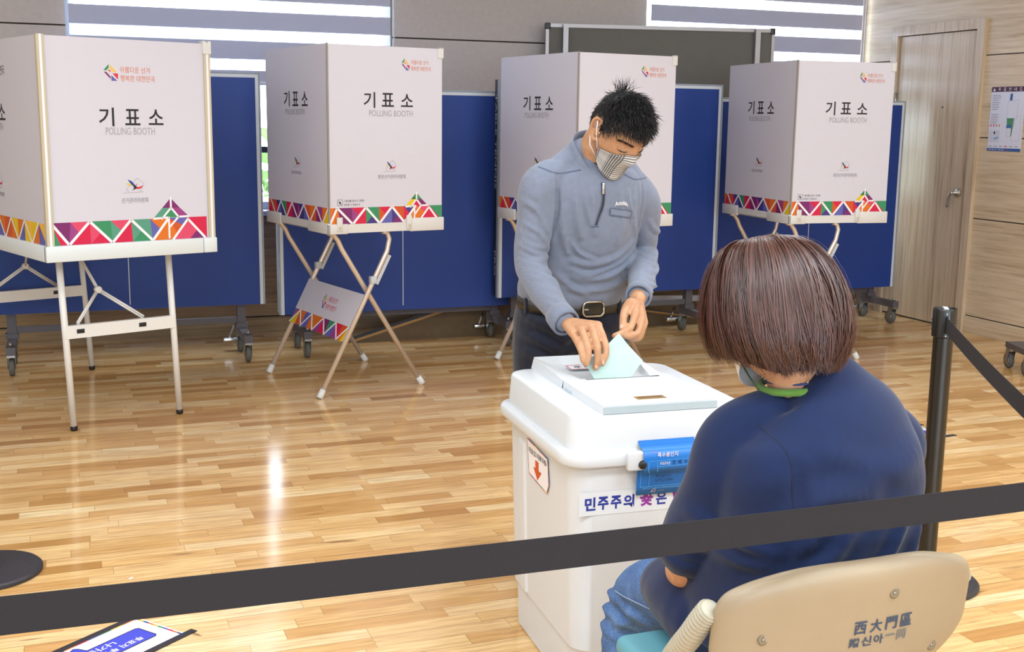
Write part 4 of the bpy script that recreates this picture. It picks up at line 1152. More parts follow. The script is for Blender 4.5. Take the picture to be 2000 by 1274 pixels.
def head_axes(yaw, pitch, roll=0.):
    """columns right, forward, up; yaw 0 faces +Y, positive to -X"""
    R = Matrix.Rotation(yaw, 3, 'Z') @ Matrix.Rotation(-pitch, 3, 'X') @ Matrix.Rotation(roll, 3, 'Y')
    return R
def head_fn(P):
    """sculpt an ellipsoid (right, forward, up) into a head"""
    P = P.copy(); x, y, z = P[:, 0], P[:, 1], P[:, 2]
    lo = np.clip(-z / .115, 0, 1)
    x *= 1 - .30 * lo ** 1.6
    bk = (y < 0)
    y[bk] *= (1 - .55 * lo[bk] ** 1.2)
    y[~bk] *= (1 - .10 * lo[~bk] ** 2)
    x *= 1 - .05 * np.clip((y - .03) / .06, 0, 1) * (z < .06)
    g = lambda cx, cy, cz, sx, sy, sz: np.exp(-((x - cx) / sx) ** 2 - ((y - cy) / sy) ** 2 - ((z - cz) / sz) ** 2)
    dy = np.zeros(len(P)); dz = np.zeros(len(P)); dx = np.zeros(len(P))
    dy += .007 * g(0, .09, .034, .05, .04, .011)                 # brow ridge
    for s in (-1, 1):
        dy -= .010 * g(s * .033, .085, .010, .017, .05, .011)    # eye sockets
        dy += .006 * g(s * .033, .085, .007, .012, .05, .006)    # lids
        dy += .004 * g(s * .045, .07, -.022, .022, .05, .02)     # cheekbones
    dy += .010 * g(0, .09, .004, .009, .04, .016)
    dy += .021 * g(0, .09, -.026, .012, .04, .013)               # nose tip
    for s in (-1, 1): dy += .009 * g(s * .013, .085, -.033, .008, .04, .008)
    dy += .006 * g(0, .08, -.062, .024, .04, .010)               # mouth
    dy -= .004 * g(0, .08, -.062, .022, .04, .0025)
    dy += .009 * g(0, .07, -.103, .022, .05, .014)               # chin
    return np.stack([x + dx, y + dy, z + dz], 1)
def add_head(mb, c, R):
    Mx = Matrix.Translation(c) @ R.to_4x4()
    ellipsoid(mb, (0, 0, 0), (.0775, .096, .118), 72, 56, Mx, None, head_fn)
    for s in (-1, 1):
        ear = [(s * .074, .012, -.022), (s * .079, -.004, -.030), (s * .085, -.018, -.012), (s * .089, -.026, .012), (s * .087, -.022, .030), (s * .081, -.006, .036), (s * .076, .008, .028), (s * .074, .012, .012)]
        limb(mb, [(*(Mx @ Vector(p)), r) for p, r in zip(ear, (.0055, .007, .0055, .005, .005, .005, .0045, .0035))], None, 10, 3)
        ellipsoid(mb, (0, 0, 0), (.0055, .017, .026), 14, 10, Mx @ Matrix.Translation((s * .078, -.006, .004)) @ Matrix.Rotation(-s * .35, 4, 'Z'))
        ellipsoid(mb, (0, 0, 0), (.005, .006, .008), 10, 8, Mx @ Matrix.Translation((s * .079, .010, .0)))
    return Mx

def strands(mb, roots, dirs, lens, width, m, gravity=(0, 0, 0), seg=4, curl=0., seed=0, nrm=None):
    """tapering three sided hairs"""
    r = np.random.RandomState(seed)
    for p, d, L in zip(roots, dirs, lens):
        p = np.array(p, float); d = np.array(d, float); d /= np.linalg.norm(d) + 1e-9
        pts = [p]; q = p.copy(); dd = d.copy(); j = r.normal(size=3) * curl
        for k in range(seg):
            q = q + dd * L / seg; dd = dd + np.array(gravity) * L / seg + j / seg; dd /= np.linalg.norm(dd); pts.append(q)
        x, y, _ = frame(Vector(d)); x, y = np.array(x), np.array(y); vs_, fs = [], []
        for k, q in enumerate(pts[:-1]):
            w_ = width * (1 - .75 * k / seg)
            for a in (0, 2.094, 4.189): vs_.append(q + x * math.cos(a) * w_ + y * math.sin(a) * w_)
        vs_.append(pts[-1]); t = len(vs_) - 1
        for k in range(seg - 1):
            for a in range(3): fs.append((3 * k + a, 3 * k + (a + 1) % 3, 3 * k + 3 + (a + 1) % 3, 3 * k + 3 + a))
        for a in range(3): fs.append((3 * (seg - 1) + a, 3 * (seg - 1) + (a + 1) % 3, t))
        mb.add(vs_, fs, m, None, True)

def hand(mb, wrist, mcps, fingers, thumb, wr=.024):
    """palm of four metacarpals, separate fingers, thumb from the side of the palm"""
    wrist = Vector(wrist)
    for mc, r in zip(mcps, (.0120, .0130, .0134, .0132)):
        limb(mb, [(*wrist.lerp(Vector(mc), .02), .016), (*wrist.lerp(Vector(mc), .5), .0135), (*mc, r)], None, 12, 3)
    for a, b in zip(mcps[:-1], mcps[1:]):
        mid = (Vector(a) + Vector(b)) / 2
        limb(mb, [(*wrist.lerp(mid, .2), .015), (*wrist.lerp(mid, .88), .0095)], None, 10, 3)
    for mc, f, r in zip(mcps, fingers, (.0092, .0102, .0106, .0104)):
        pts = [mc] + list(f); rs = [r * 1.08, r, r * .92, r * .82][:len(pts)]
        limb(mb, [(*p, q) for p, q in zip(pts, rs)], None, 12, 4)
    limb(mb, [(*p, q) for p, q in zip(thumb, (.018, .0148, .0118, .0108, .0096)[:len(thumb)])], None, 12, 4)

def nail(mb, c, n, d, s=.0062):
    n = Vector(n).normalized(); d = Vector(d); d = (d - n * d.dot(n)).normalized(); x = d.cross(n)
    Mx = Matrix.Translation(c) @ Matrix((x, d, n)).transposed().to_4x4()
    ellipsoid(mb, (0, 0, 0), (s * .8, s, .0012), 12, 8, Mx)

M_NAIL = mat('fingernail', '#d3a184', .3)

# ---------------------------------------------------------------- the standing voter
hc = Vector((1.518, 3.130, 1.425))
HR = head_axes(math.radians(180 + 13), math.radians(41), math.radians(0))
b = MB(M_SKIN)
HM = add_head(b, hc, HR)
hl = lambda x, y, z: tuple(HM @ Vector((x, y, z)))
limb(b, [(1.490, 3.275, 1.265, .085, .07), (1.487, 3.255, 1.315, .064, .066), (*hl(0, -.035, -.07), .057, .062), (*hl(0, -.03, -.02), .05, .055)], (1, 0, 0), 24, 5)
# torso and legs inside the clothes
limb(b, [(1.493, 3.42, .84, .14, .09), (1.493, 3.39, .98, .13, .085), (1.49, 3.32, 1.14, .145, .09), (1.488, 3.27, 1.26, .13, .07)], (1, 0, 0), 24, 4)
for s in (-1, 1): limb(b, [(1.493 + s * .085, 3.41, .86, .075), (1.493 + s * .095, 3.40, .5, .05), (1.493 + s * .10, 3.43, .09, .035), (1.493 + s * .105, 3.40, .05, .035), (1.493 + s * .115, 3.30, .035, .03)], None, 16, 4)
# right arm and hand
RS, RE, RW = (1.314, 3.235, 1.256), (1.272, 3.225, 1.035), (1.290, 2.975, .895)
limb(b, [(*RS, .05), (*RE, .036), (*RW, .025, .022)], None, 16, 5)
mR = [(1.276, 2.885, .876), (1.298, 2.872, .888), (1.324, 2.866, .894), (1.348, 2.876, .897)]
fR = [[(1.272, 2.832, .852), (1.271, 2.808, .832), (1.270, 2.799, .817)], [(1.289, 2.812, .852), (1.284, 2.797, .826), (1.279, 2.796, .808)],
      [(1.314, 2.808, .858), (1.310, 2.794, .826), (1.305, 2.794, .797)], [(1.342, 2.818, .861), (1.336, 2.797, .832), (1.325, 2.795, .807)]]
tR = [(1.325, 2.955, .885), (1.345, 2.915, .868), (1.350, 2.872, .850), (1.337, 2.842, .826), (1.325, 2.832, .808)]
hand(b, RW, mR, fR, tR)
# left arm and hand
LS, LE, LW = (1.661, 3.255, 1.220), (1.714, 3.335, 1.052), (1.560, 3.055, .940)
limb(b, [(*LS, .05), (*LE, .036), (*LW, .025, .022)], None, 16, 5)
mL = [(1.545, 2.985, .868), (1.536, 2.966, .880), (1.520, 2.953, .893), (1.497, 2.950, .907)]
fL = [[(1.520, 2.955, .842), (1.498, 2.945, .838), (1.484, 2.940, .842)], [(1.505, 2.935, .848), (1.480, 2.922, .846), (1.464, 2.916, .851)],
      [(1.490, 2.915, .862), (1.458, 2.900, .857), (1.438, 2.892, .860)], [(1.468, 2.915, .880), (1.430, 2.895, .868), (1.402, 2.882, .864)]]
tL = [(1.520, 3.02, .930), (1.488, 2.985, .922), (1.462, 2.950, .905), (1.448, 2.925, .886), (1.442, 2.915, .875)]
hand(b, LW, mL, fL, tL)
me = remesh(b, .0032, 4)
# brow creases
V = coords(me)
inv = np.array((HM.inverted()).to_4x4()); L_ = (np.c_[V, np.ones(len(V))] @ inv.T)[:, :3]
N = normals(me); D = np.zeros(len(V))
def crease(pts, amp, wd):
    global D
    q = cr(pts, 5); dm = np.full(len(V), 9.)
    for i in range(len(q) - 1): dm = np.minimum(dm, seg_d(L_[:, [0, 2]], q[i], q[i + 1]))
    D -= amp * np.exp(-(dm / wd) ** 2) * (L_[:, 1] > .04)
for z in (.052, .064): crease([(-.035, z - .003), (-.012, z + .002), (.012, z + .001), (.038, z - .004)], .0012, .0028)
for s in (-1, 1):
    crease([(s * .018, .000), (s * .033, -.002), (s * .048, .003)], .0028, .0024)
    crease([(s * .016, .016), (s * .033, .018), (s * .05, .012)], .0022, .0026)
    crease([(s * .020, -.010), (s * .034, -.014), (s * .046, -.010)], .0014, .003)
    crease([(s * .006, .030), (s * .005, .042)], .0016, .0022)
# knuckle creases
put(me, V + N * D[:, None])
man = finish(me, 'person', M_SKIN)
tag(man, 'standing person in grey blue half zip shirt and plaid mask, holding a ballot paper', 'person')
man_bvh = bvh_of(me)

nl = MB(M_NAIL)
nail(nl, (1.3045, 2.7865, .803), (0, -1, .1), (0, 0, -1)); nail(nl, (1.3245, 2.7872, .812), (.1, -1, .1), (0, 0, -1)); nail(nl, (1.437, 2.9085, .884), (-.35, -.9, .3), (-.3, -.3, -1), .0068)
nl.build('fingernails', man)
# shirt
s = MB(M_SHIRT)
limb(s, [(1.493, 3.375, .895, .176, .118), (1.493, 3.37, .925, .185, .125), (1.495, 3.35, 1.00, .176, .122), (1.492, 3.315, 1.10, .172, .124), (1.490, 3.28, 1.19, .178, .122), (1.488, 3.255, 1.265, .172, .105), (1.487, 3.255, 1.315, .118, .085), (1.488, 3.25, 1.345, .078, .074)], (1, 0, 0), 40, 6, 2.3, True, None, .15)
limb(s, [(1.37, 3.25, 1.285, .062), (*RS, .060, .060), (1.301, 3.235, 1.17, .056, .055), (1.289, 3.235, 1.09, .052, .052), (1.284, 3.222, 1.03, .050, .050), (1.280, 3.15, .98, .046), (1.284, 3.07, .94, .042), (1.287, 3.00, .907, .038), (1.289, 2.985, .900, .036)], None, 24, 6)
limb(s, [(1.60, 3.25, 1.265, .062), (*LS, .055, .057), (1.690, 3.29, 1.14, .051), (*LE, .047), (1.695, 3.29, 1.015, .047), (1.652, 3.21, .982, .044), (1.603, 3.12, .958, .040), (1.574, 3.08, .947, .036)], None, 24, 6)
# yoke over the shoulders
limb(s, [(1.338, 3.24, 1.282, .036), (1.41, 3.25, 1.330, .046), (1.488, 3.262, 1.352, .055), (1.57, 3.25, 1.322, .046), (1.640, 3.25, 1.262, .038)], None, 20, 5)
sm_ = remesh(s, .005, 5)
FR = lambda V, N: np.clip((-N[:, 1] - .05) * 2, 0, 1)
folds(sm_, [
    (0.0043, 0.0079, [(1.245, 1.085), (1.29, 1.062), (1.33, 1.05)]), (0.0037, 0.0073, [(1.235, 1.045), (1.28, 1.03), (1.325, 1.005)]), (0.0037, 0.0066, [(1.25, 1.005), (1.30, .995), (1.33, .96)]),
    (0.0031, 0.0066, [(1.255, 1.15), (1.30, 1.12), (1.335, 1.07)]), (0.0025, 0.0066, [(1.26, .96), (1.30, .945), (1.315, .92)]), (0.0031, 0.0073, [(1.25, 1.22), (1.285, 1.19), (1.32, 1.13)]),
    (0.0037, 0.0092, [(1.64, 1.10), (1.58, 1.05), (1.50, 1.025), (1.42, 1.03)]), (0.0037, 0.0086, [(1.66, 1.05), (1.59, 1.0), (1.51, .975), (1.43, .985)]), (0.0031, 0.0079, [(1.67, .99), (1.60, .955), (1.50, .935), (1.41, .945)]),
    (0.0031, 0.0092, [(1.40, 1.24), (1.41, 1.17), (1.43, 1.11)]), (0.0031, 0.0086, [(1.37, 1.20), (1.375, 1.13), (1.40, 1.06)]), (0.0025, 0.0079, [(1.60, 1.22), (1.61, 1.15), (1.64, 1.10)]),
    (0.0025, 0.0086, [(1.45, 1.25), (1.455, 1.18), (1.47, 1.12)]), (0.0025, 0.0079, [(1.54, 1.24), (1.56, 1.16), (1.55, 1.09)]), (0.0031, 0.0079, [(1.38, .99), (1.42, .955), (1.48, .92)]),
    (0.0037, 0.0066, [(1.66, 1.05), (1.70, 1.03), (1.76, 1.045)]), (0.0037, 0.0066, [(1.64, 1.01), (1.69, .995), (1.75, 1.01)]), (0.0031, 0.0059, [(1.60, .985), (1.64, .962), (1.69, .965)]), (0.0031, 0.0066, [(1.68, 1.15), (1.71, 1.12), (1.75, 1.11)]),
    (-0.0037, 0.0046, [(1.345, 1.30), (1.350, 1.24), (1.352, 1.17), (1.345, 1.10)]), (-0.0037, 0.0046, [(1.628, 1.28), (1.632, 1.20), (1.640, 1.12), (1.65, 1.05)]),(.003,.006,[(1.25,1.10),(1.28,1.085),(1.31,1.08)]),(.003,.006,[(1.24,1.065),(1.275,1.048),(1.31,1.045)]),(.003,.006,[(1.24,1.025),(1.28,1.012),(1.315,.985)]),(.0028,.006,[(1.26,.94),(1.285,.93),(1.305,.905)]),(.003,.007,[(1.65,1.08),(1.60,1.03),(1.54,1.005)]),(.003,.007,[(1.41,1.01),(1.47,.99),(1.53,1.0)]),(.003,.006,[(1.62,.975),(1.655,.955),(1.69,.96)]),(.003,.006,[(1.66,1.03),(1.69,1.015),(1.74,1.025)]),(.003,.006,[(1.40,1.10),(1.43,1.06),(1.48,1.04)]),(.0025,.006,[(1.43,1.24),(1.435,1.20),(1.45,1.15)]),(.0025,.006,[(1.57,1.25),(1.58,1.21),(1.60,1.17)])], FR)
lumps(sm_, .0022, 46, 3)
shirt = finish(sm_, 'shirt', M_SHIRT, man)
sb = bvh_of(sm_)
def onto(bv, p, d, off=.0015):
    h = bv.ray_cast(Vector(p), Vector(d))
    return None if h[0] is None else h[0] + h[1] * off
def surf_line(mb, bv, pts, w, d=(0, 1, 0), y0=2.6, off=.0012, m=None, sub=6):
    """thin seam or trim draped on a surface; pts in (x, z), cast along +Y"""
    q = cr([(a, b_, 0) for a, b_ in pts], sub) if len(pts) > 2 else np.array([(pts[0][0] + (pts[1][0] - pts[0][0]) * i / sub, pts[0][1] + (pts[1][1] - pts[0][1]) * i / sub, 0) for i in range(sub + 1)])
    rows = []
    for i in range(len(q)):
        t = q[min(i + 1, len(q) - 1)] - q[max(i - 1, 0)]; t = t / (np.linalg.norm(t) + 1e-9); nx, nz_ = -t[1] * w / 2, t[0] * w / 2
        a = onto(bv, (q[i][0] + nx, y0, q[i][1] + nz_), d, off); c = onto(bv, (q[i][0] - nx, y0, q[i][1] - nz_), d, off)
        if a is None or c is None: continue
        rows.append((a, c))
    vs_ = [p for r in rows for p in r]
    mb.add(vs_, [(2 * i, 2 * i + 1, 2 * i + 3, 2 * i + 2) for i in range(len(rows) - 1)], m, None, True)
# seams, zip, pocket, lettering
sm2 = MB(M_SHIRTD)
surf_line(sm2, sb, [(1.30, 1.318), (1.35, 1.30), (1.42, 1.31)], .003); surf_line(sm2, sb, [(1.655, 1.285), (1.60, 1.282), (1.55, 1.30)], .003)
sm2.build('yoke_seam', shirt)
zp = MB(M_SHIRTD)
surf_line(zp, sb, [(1.480, 1.275), (1.484, 1.21), (1.468, 1.145)], .013); surf_line(zp, sb, [(1.480, 1.275), (1.484, 1.21), (1.468, 1.148)], .004, off=.0025, m=M_BLACK)
surf_line(zp, sb, [(1.455, 1.142), (1.480, 1.142)], .004)
zp.build('zip_placket', shirt, label='dark zip placket')
q = onto(sb, (1.480, 2.6, 1.262), (0, 1, 0), .005)
zz = MB(M_CHROME); zz.bbox((q.x - .004, q.y - .003, q.z - .022), (q.x + .003, q.y + .001, q.z + .012), .0015); zz.build('zip_pull', shirt, label='silver zip pull')
pk = MB(M_SHIRTD)
surf_line(pk, sb, [(1.512, 1.188), (1.588, 1.178)], .018, m=M_SHIRT, off=.003); surf_line(pk, sb, [(1.512, 1.198), (1.588, 1.188)], .0025, off=.0042); surf_line(pk, sb, [(1.512, 1.177), (1.588, 1.167)], .0032, off=.0036)
surf_line(pk, sb, [(1.511, 1.198), (1.511, 1.177)], .0025, off=.004); surf_line(pk, sb, [(1.588, 1.188), (1.588, 1.150)], .0022, off=.004)
pk.build('chest_pocket', shirt)
def draped_text(mb, bv, txt, x0, z0, x1, z1, m, arc=0., tilt=0., off=.003):
    Vt, F, _ = text_geo(txt, .015); vs_ = []
    for u, v in Vt:
        x = x0 + u * (x1 - x0); z = z0 + v * (z1 - z0) + tilt * (u - .5) + arc * (1 - (2 * u - 1) ** 2)
        p = onto(bv, (x, 2.6, z), (0, 1, 0), off); vs_.append(p if p is not None else Vector((x, 3.1, z)))
    mb.add(vs_, F, m, None, False)
tx = MB(M_PRWHITE); draped_text(tx, sb, 'Autobahn', 1.525, 1.201, 1.573, 1.214, M_PRWHITE, .006, -.004); draped_text(tx, sb, 'WORLDWEAR', 1.532, 1.198, 1.570, 1.202, M_INKG2, .003, -.004); tx.build('lettering', shirt, label='small white lettering')
ck = MB(M_PRWHITE); 
for pts in ([(1.606, .957), (1.612, .945), (1.610, .935)], ): surf_line(ck, sb, pts, .003, off=.002)
ck.build('cuff_mark', shirt)
# stand collar, open at the front
cl = MB(M_SHIRT); nC = 40; vs_ = []
axc = Vector((1.4875, 3.2465, 1.332)); upn = (Vector((-.004, -.045, .065))).normalized()
ex = Vector((1, 0, 0)); ey = upn.cross(ex).normalized()
for i in range(nC + 1):
    a = math.radians(-90 + 22 + (360 - 44) * i / nC)
    fr_ = max(0, -math.sin(a))      # 1 at the throat
    for rr, hh in ((.083, -.014), (.080, .024), (.0745, .064 - .016 * fr_), (.0715, .064 - .016 * fr_), (.072, .015), (.076, -.014)):
        vs_.append(axc + ex * (math.cos(a) * rr) + ey * (math.sin(a) * rr * 1.0) + upn * (hh - .030 * fr_ ** 3) - Vector((0, .014, .020)) * fr_ ** 2)
k6 = 6
cl.add(vs_, [(k6 * i + j, k6 * i + (j + 1) % k6, k6 * i + k6 + (j + 1) % k6, k6 * i + k6 + j) for i in range(nC) for j in range(k6)] + [tuple(range(k6))[::-1], tuple(k6 * nC + j for j in range(k6))], None, None, True)
cl.build('collar', shirt)
ci = MB(M_BLACK); limb(ci, [tuple(axc + Vector((0, 0, -.03))) + (.070, .068), tuple(axc + upn * .012) + (.069, .068)], (1, 0, 0), 24, 4, 2., True, None, .1); cio = ci.build('inner_collar', shirt, label='dark inner collar')
# cuffs
def cuff(mb, A, B, r, m):
    A, B = Vector(A), Vector(B); d = (B - A).normalized(); x, y, _ = frame(d); vs_ = []; n = 24
    for c, rr in ((A, r), (A + (B - A) * .5, r + .0015), (B, r + .001), (B, r - .006), (A, r - .006)):
        for j in range(n): vs_.append(c + x * math.cos(2 * PI * j / n) * rr + y * math.sin(2 * PI * j / n) * rr)
    mb.add(vs_, [(n * i + j, n * i + (j + 1) % n, n * ((i + 1) % 5) + (j + 1) % n, n * ((i + 1) % 5) + j) for i in range(5) for j in range(n)], m, None, True)
cf = MB(M_SHIRT); cuff(cf, (1.2855, 3.012, .912), (1.2905, 2.965, .891), .0405, M_SHIRT); cf.build('cuff', shirt)
cf = MB(M_SHIRT); cuff(cf, (1.584, 3.094, .951), (1.563, 3.06, .942), .0385, M_SHIRT); cf.build('cuff', shirt)
# trousers
tr_ = MB(M_TROU)
limb(tr_, [(1.493, 3.385, .80, .190, .135), (1.493, 3.385, .85, .188, .128), (1.493, 3.375, .90, .178, .117), (1.493, 3.374, .918, .172, .112)], (1, 0, 0), 36, 5, 2.2)
for sg in (-1, 1): limb(tr_, [(1.493 + sg * .085, 3.39, .83, .105, .125), (1.493 + sg * .095, 3.39, .70, .098, .112), (1.493 + sg * .10, 3.395, .48, .080, .085), (1.493 + sg * .105, 3.41, .25, .068, .072), (1.493 + sg * .107, 3.40, .07, .064, .070), (1.493 + sg * .108, 3.395, .035, .064, .07)], (1, 0, 0), 24, 5)
tm = remesh(tr_, .007, 3)
folds(tm, [(.008, .016, [(1.31, .85), (1.37, .82), (1.42, .78)]), (.008, .016, [(1.31, .80), (1.38, .76), (1.43, .73)]), (.007, .014, [(1.32, .74), (1.38, .71), (1.45, .70)]), (.006, .014, [(1.50, .84), (1.53, .79), (1.60, .75)])], FR)
trou = finish(tm, 'trousers', M_TROU, man)
for sg in (-1, 1):
    sh_ = MB(mat('shoe_black', '#1a1817', .4)); limb(sh_, [(1.493 + sg * .107, 3.44, .045, .040, .042), (1.493 + sg * .109, 3.36, .05, .042, .045), (1.493 + sg * .113, 3.25, .035, .044, .03), (1.493 + sg * .115, 3.19, .028, .036, .022)], (1, 0, 0), 18, 4)
    sh_.bbox((1.493 + sg * .111 - .045, 3.16, 0), (1.493 + sg * .111 + .045, 3.48, .02), .009); sh_.build('shoe', man)
# belt with buckle
bl = MB(M_BELTL); n = 60; vs_ = []
def belt_pt(a, dz, k=1.0):
    ca, sa = math.cos(a), math.sin(a); e = 2 / 2.2
    return Vector((1.493 + math.copysign(abs(ca) ** e, ca) * .1835 * k, 3.377 + math.copysign(abs(sa) ** e, sa) * .121 * k, .888 + dz + .012 * sa))
for i in range(n):
    a = 2 * PI * i / n
    for dz, k in ((-.018, .985), (-.018, 1.012), (.018, 1.012), (.018, .985)): vs_.append(belt_pt(a, dz, k))
bl.add(vs_, [(4 * i + j, 4 * ((i + 1) % n) + j, 4 * ((i + 1) % n) + (j + 1) % 4, 4 * i + (j + 1) % 4) for i in range(n) for j in range(4)], None, None, True)
belt = bl.build('belt', man, label='dark leather belt')
bk = MB(mat('buckle_silver', '#b9b4a8', .22, 1.)); q = belt_pt(-PI / 2 + .05, 0, 1.03) + Vector((0, -.004, .002)); pts = [(q.x + a_, q.y, q.z + c_) for a_, c_ in rrect(.035, .0225, .014, 5)]
bk.tube([*pts, pts[0]], .0035, 8); bk.bar((q.x - .032, q.y - .001, q.z), (q.x - .018, q.y - .002, q.z), .004, .004)
bko = bk.build('buckle', belt, label='silver buckle frame'); fc = MB(mat('buckle_face', '#1d1a16', .3)); fc.bbox((q.x - .03, q.y + .0005, q.z - .019), (q.x + .03, q.y + .003, q.z + .019), .001); fc.build('buckle_face', belt)
lp = MB(M_TROU)
for a in (-PI / 2 + .62, -PI / 2 - .7, -PI + .3):
    p0, p1 = belt_pt(a, -.024, 1.022), belt_pt(a, .024, 1.022); lp.bar(p0, p1, .010, .006)
    lp.build('belt_loop', trou); lp = MB(M_TROU)
# face mask on the head, cast onto the face in head space
IH = HM.inverted()
hb_ = BVHTree.FromPolygons([IH @ v.co for v in man.data.vertices], [tuple(p.vertices) for p in man.data.polygons])
def make_mask(bv, m, nu=44, nv=22, half=82, top=-.012, bot=-.114, lift=.005):
    G = np.zeros((nv, nu, 3))
    for j in range(nv):
        v = j / (nv - 1)
        for i in range(nu):
            u = i / (nu - 1) * 2 - 1; a = math.radians(half) * u
            zt_ = top + .014 * math.exp(-(u / .28) ** 2) - .030 * abs(u) ** 1.6
            zb_ = bot + .040 * abs(u) ** 1.7 - .006
            z = zt_ + (zb_ - zt_) * v
            d = Vector((math.sin(a), math.cos(a), 0)); o_ = Vector((0, .012, z)) + d * .25
            h = bv.ray_cast(o_, -d)
            r_ = (h[0] - Vector((0, .012, z))).dot(d) if h[0] is not None else .06
            r_ = max(r_, .062 + .012 * math.cos(a) - .012 * v)
            G[j, i] = Vector((0, .012, z)) + d * (r_ + lift)
    for it in range(14):
        H = G.copy(); H[1:-1, 1:-1] = (G[:-2, 1:-1] + G[2:, 1:-1] + G[1:-1, :-2] + G[1:-1, 2:]) / 4
        H[0, 1:-1] = (G[0, :-2] + G[0, 1:-1] * 2 + G[0, 2:]) / 4; H[-1, 1:-1] = (G[-1, :-2] + G[-1, 1:-1] * 2 + G[-1, 2:]) / 4
        rad = np.maximum(H[..., 1], G[..., 1]); H[..., 1] = rad * .8 + H[..., 1] * .2; G = H
    G[..., 1] += .002
    return G
M_PLAID = NG('plaid_mask')
g = M_PLAID; uv = g.node('ShaderNodeUVMap').outputs[0]; u_, v_, _w = g.sep(uv)
def stripes(c, fine, period, duty):
    s1 = g.math('GREATER_THAN', g.math('FRACT', g.math('MULTIPLY', c, fine)), .5)
    big = g.math('LESS_THAN', g.math('FRACT', g.math('ADD', g.math('MULTIPLY', c, period), .18)), duty)
    return s1, big
su, bu = stripes(u_, 30., 3., .55); sv, bv_ = stripes(v_, 14., 1.6, .42)
hu = g.math('MULTIPLY', su, bu); hv = g.math('MULTIPLY', sv, g.math('SUBTRACT', 1., g.math('MULTIPLY', bv_, .3)))
f = g.math('MINIMUM', g.math('ADD', g.math('MULTIPLY', hu, .74), g.math('MULTIPLY', hv, .74)), .93)
g.set(col=g.mix(f, lin('#cfccc9'), lin('#26252a')), rough=.9, spec=.2); g.bump(g.math('ADD', su, sv), .15, .0006)
def mask_obj(G, Mx, m, parent, name='face_mask'):
    nv, nu, _ = G.shape
    vs_ = [Mx @ Vector(G[j, i]) for j in range(nv) for i in range(nu)]
    fs = [(j * nu + i, j * nu + i + 1, (j + 1) * nu + i + 1, (j + 1) * nu + i) for j in range(nv - 1) for i in range(nu - 1)]
    k = MB(m); k.add(vs_, [f[::-1] for f in fs], m, None, True); o = k.build(name, parent)
    uvl = o.data.uv_layers.new(name='UVMap')
    for l in o.data.loops:
        j, i = divmod(l.vertex_index, nu); uvl.data[l.index].uv = (i / (nu - 1), 1 - j / (nv - 1))
    so = o.modifiers.new('thick', 'SOLIDIFY'); so.thickness = .0016; so.offset = 0
    return o
G = make_mask(hb_, g.m)
mk = mask_obj(G, HM, g.m, man); mk['label'] = 'black and white plaid cloth face mask'
lpz = MB(M_PRWHITE)
for i_, s_ in ((0, -1), (-1, 1)):
    a, c = Vector(G[1, i_]), Vector(G[-2, i_])
    ea = Vector((s_ * .0865, -.012, .028)); eb = Vector((s_ * .086, -.016, -.02))
    lpz.tube([HM @ p for p in (a, a.lerp(ea, .5) + Vector((s_ * .006, 0, .003)), ea)], .0016, 6); lpz.tube([HM @ p for p in (c, c.lerp(eb, .5) + Vector((s_ * .012, 0, 0)), eb)], .0016, 6)
lpz.build('ear_loop', mk, label='white elastic ear loop')
# eyebrows and lashes
R_ = np.random.RandomState(4)
for s_ in (-1, 1):
    br_ = MB(M_HAIRM); roots, dirs, lens = [], [], []
    for k in range(110):
        u = R_.uniform(0, 1); x_ = s_ * (.014 + .040 * u); z_ = .023 + .007 * math.sin(u * 2.4) - .003 * u + R_.uniform(-.0042, .0042) * (1 - .4 * u)
        h = hb_.ray_cast(Vector((x_, .3, z_)), Vector((0, -1, 0)))
        if h[0] is None: continue
        roots.append(HM @ (h[0])); dirs.append(HM.to_3x3() @ Vector((s_ * 1, .25, .25 - .5 * u))); lens.append(R_.uniform(.006, .011))
    strands(br_, roots, dirs, lens, .00075, M_HAIRM, seg=2); br_.build('eyebrow', man)
    br_ = MB(M_HAIRM); roots, dirs, lens = [], [], []
    for k in range(46):
        u = R_.uniform(0, 1); x_ = s_ * (.019 + .029 * u); z_ = -.0005 - .003 * math.sin(PI * u)
        h = hb_.ray_cast(Vector((x_, .3, z_)), Vector((0, -1, 0)))
        if h[0] is None: continue
        roots.append(HM @ h[0]); dirs.append(HM.to_3x3() @ Vector((s_ * .4, .8, -.5))); lens.append(.005)
    strands(br_, roots, dirs, lens, .00075, M_HAIRM, seg=2); br_.build('eyelashes', man)

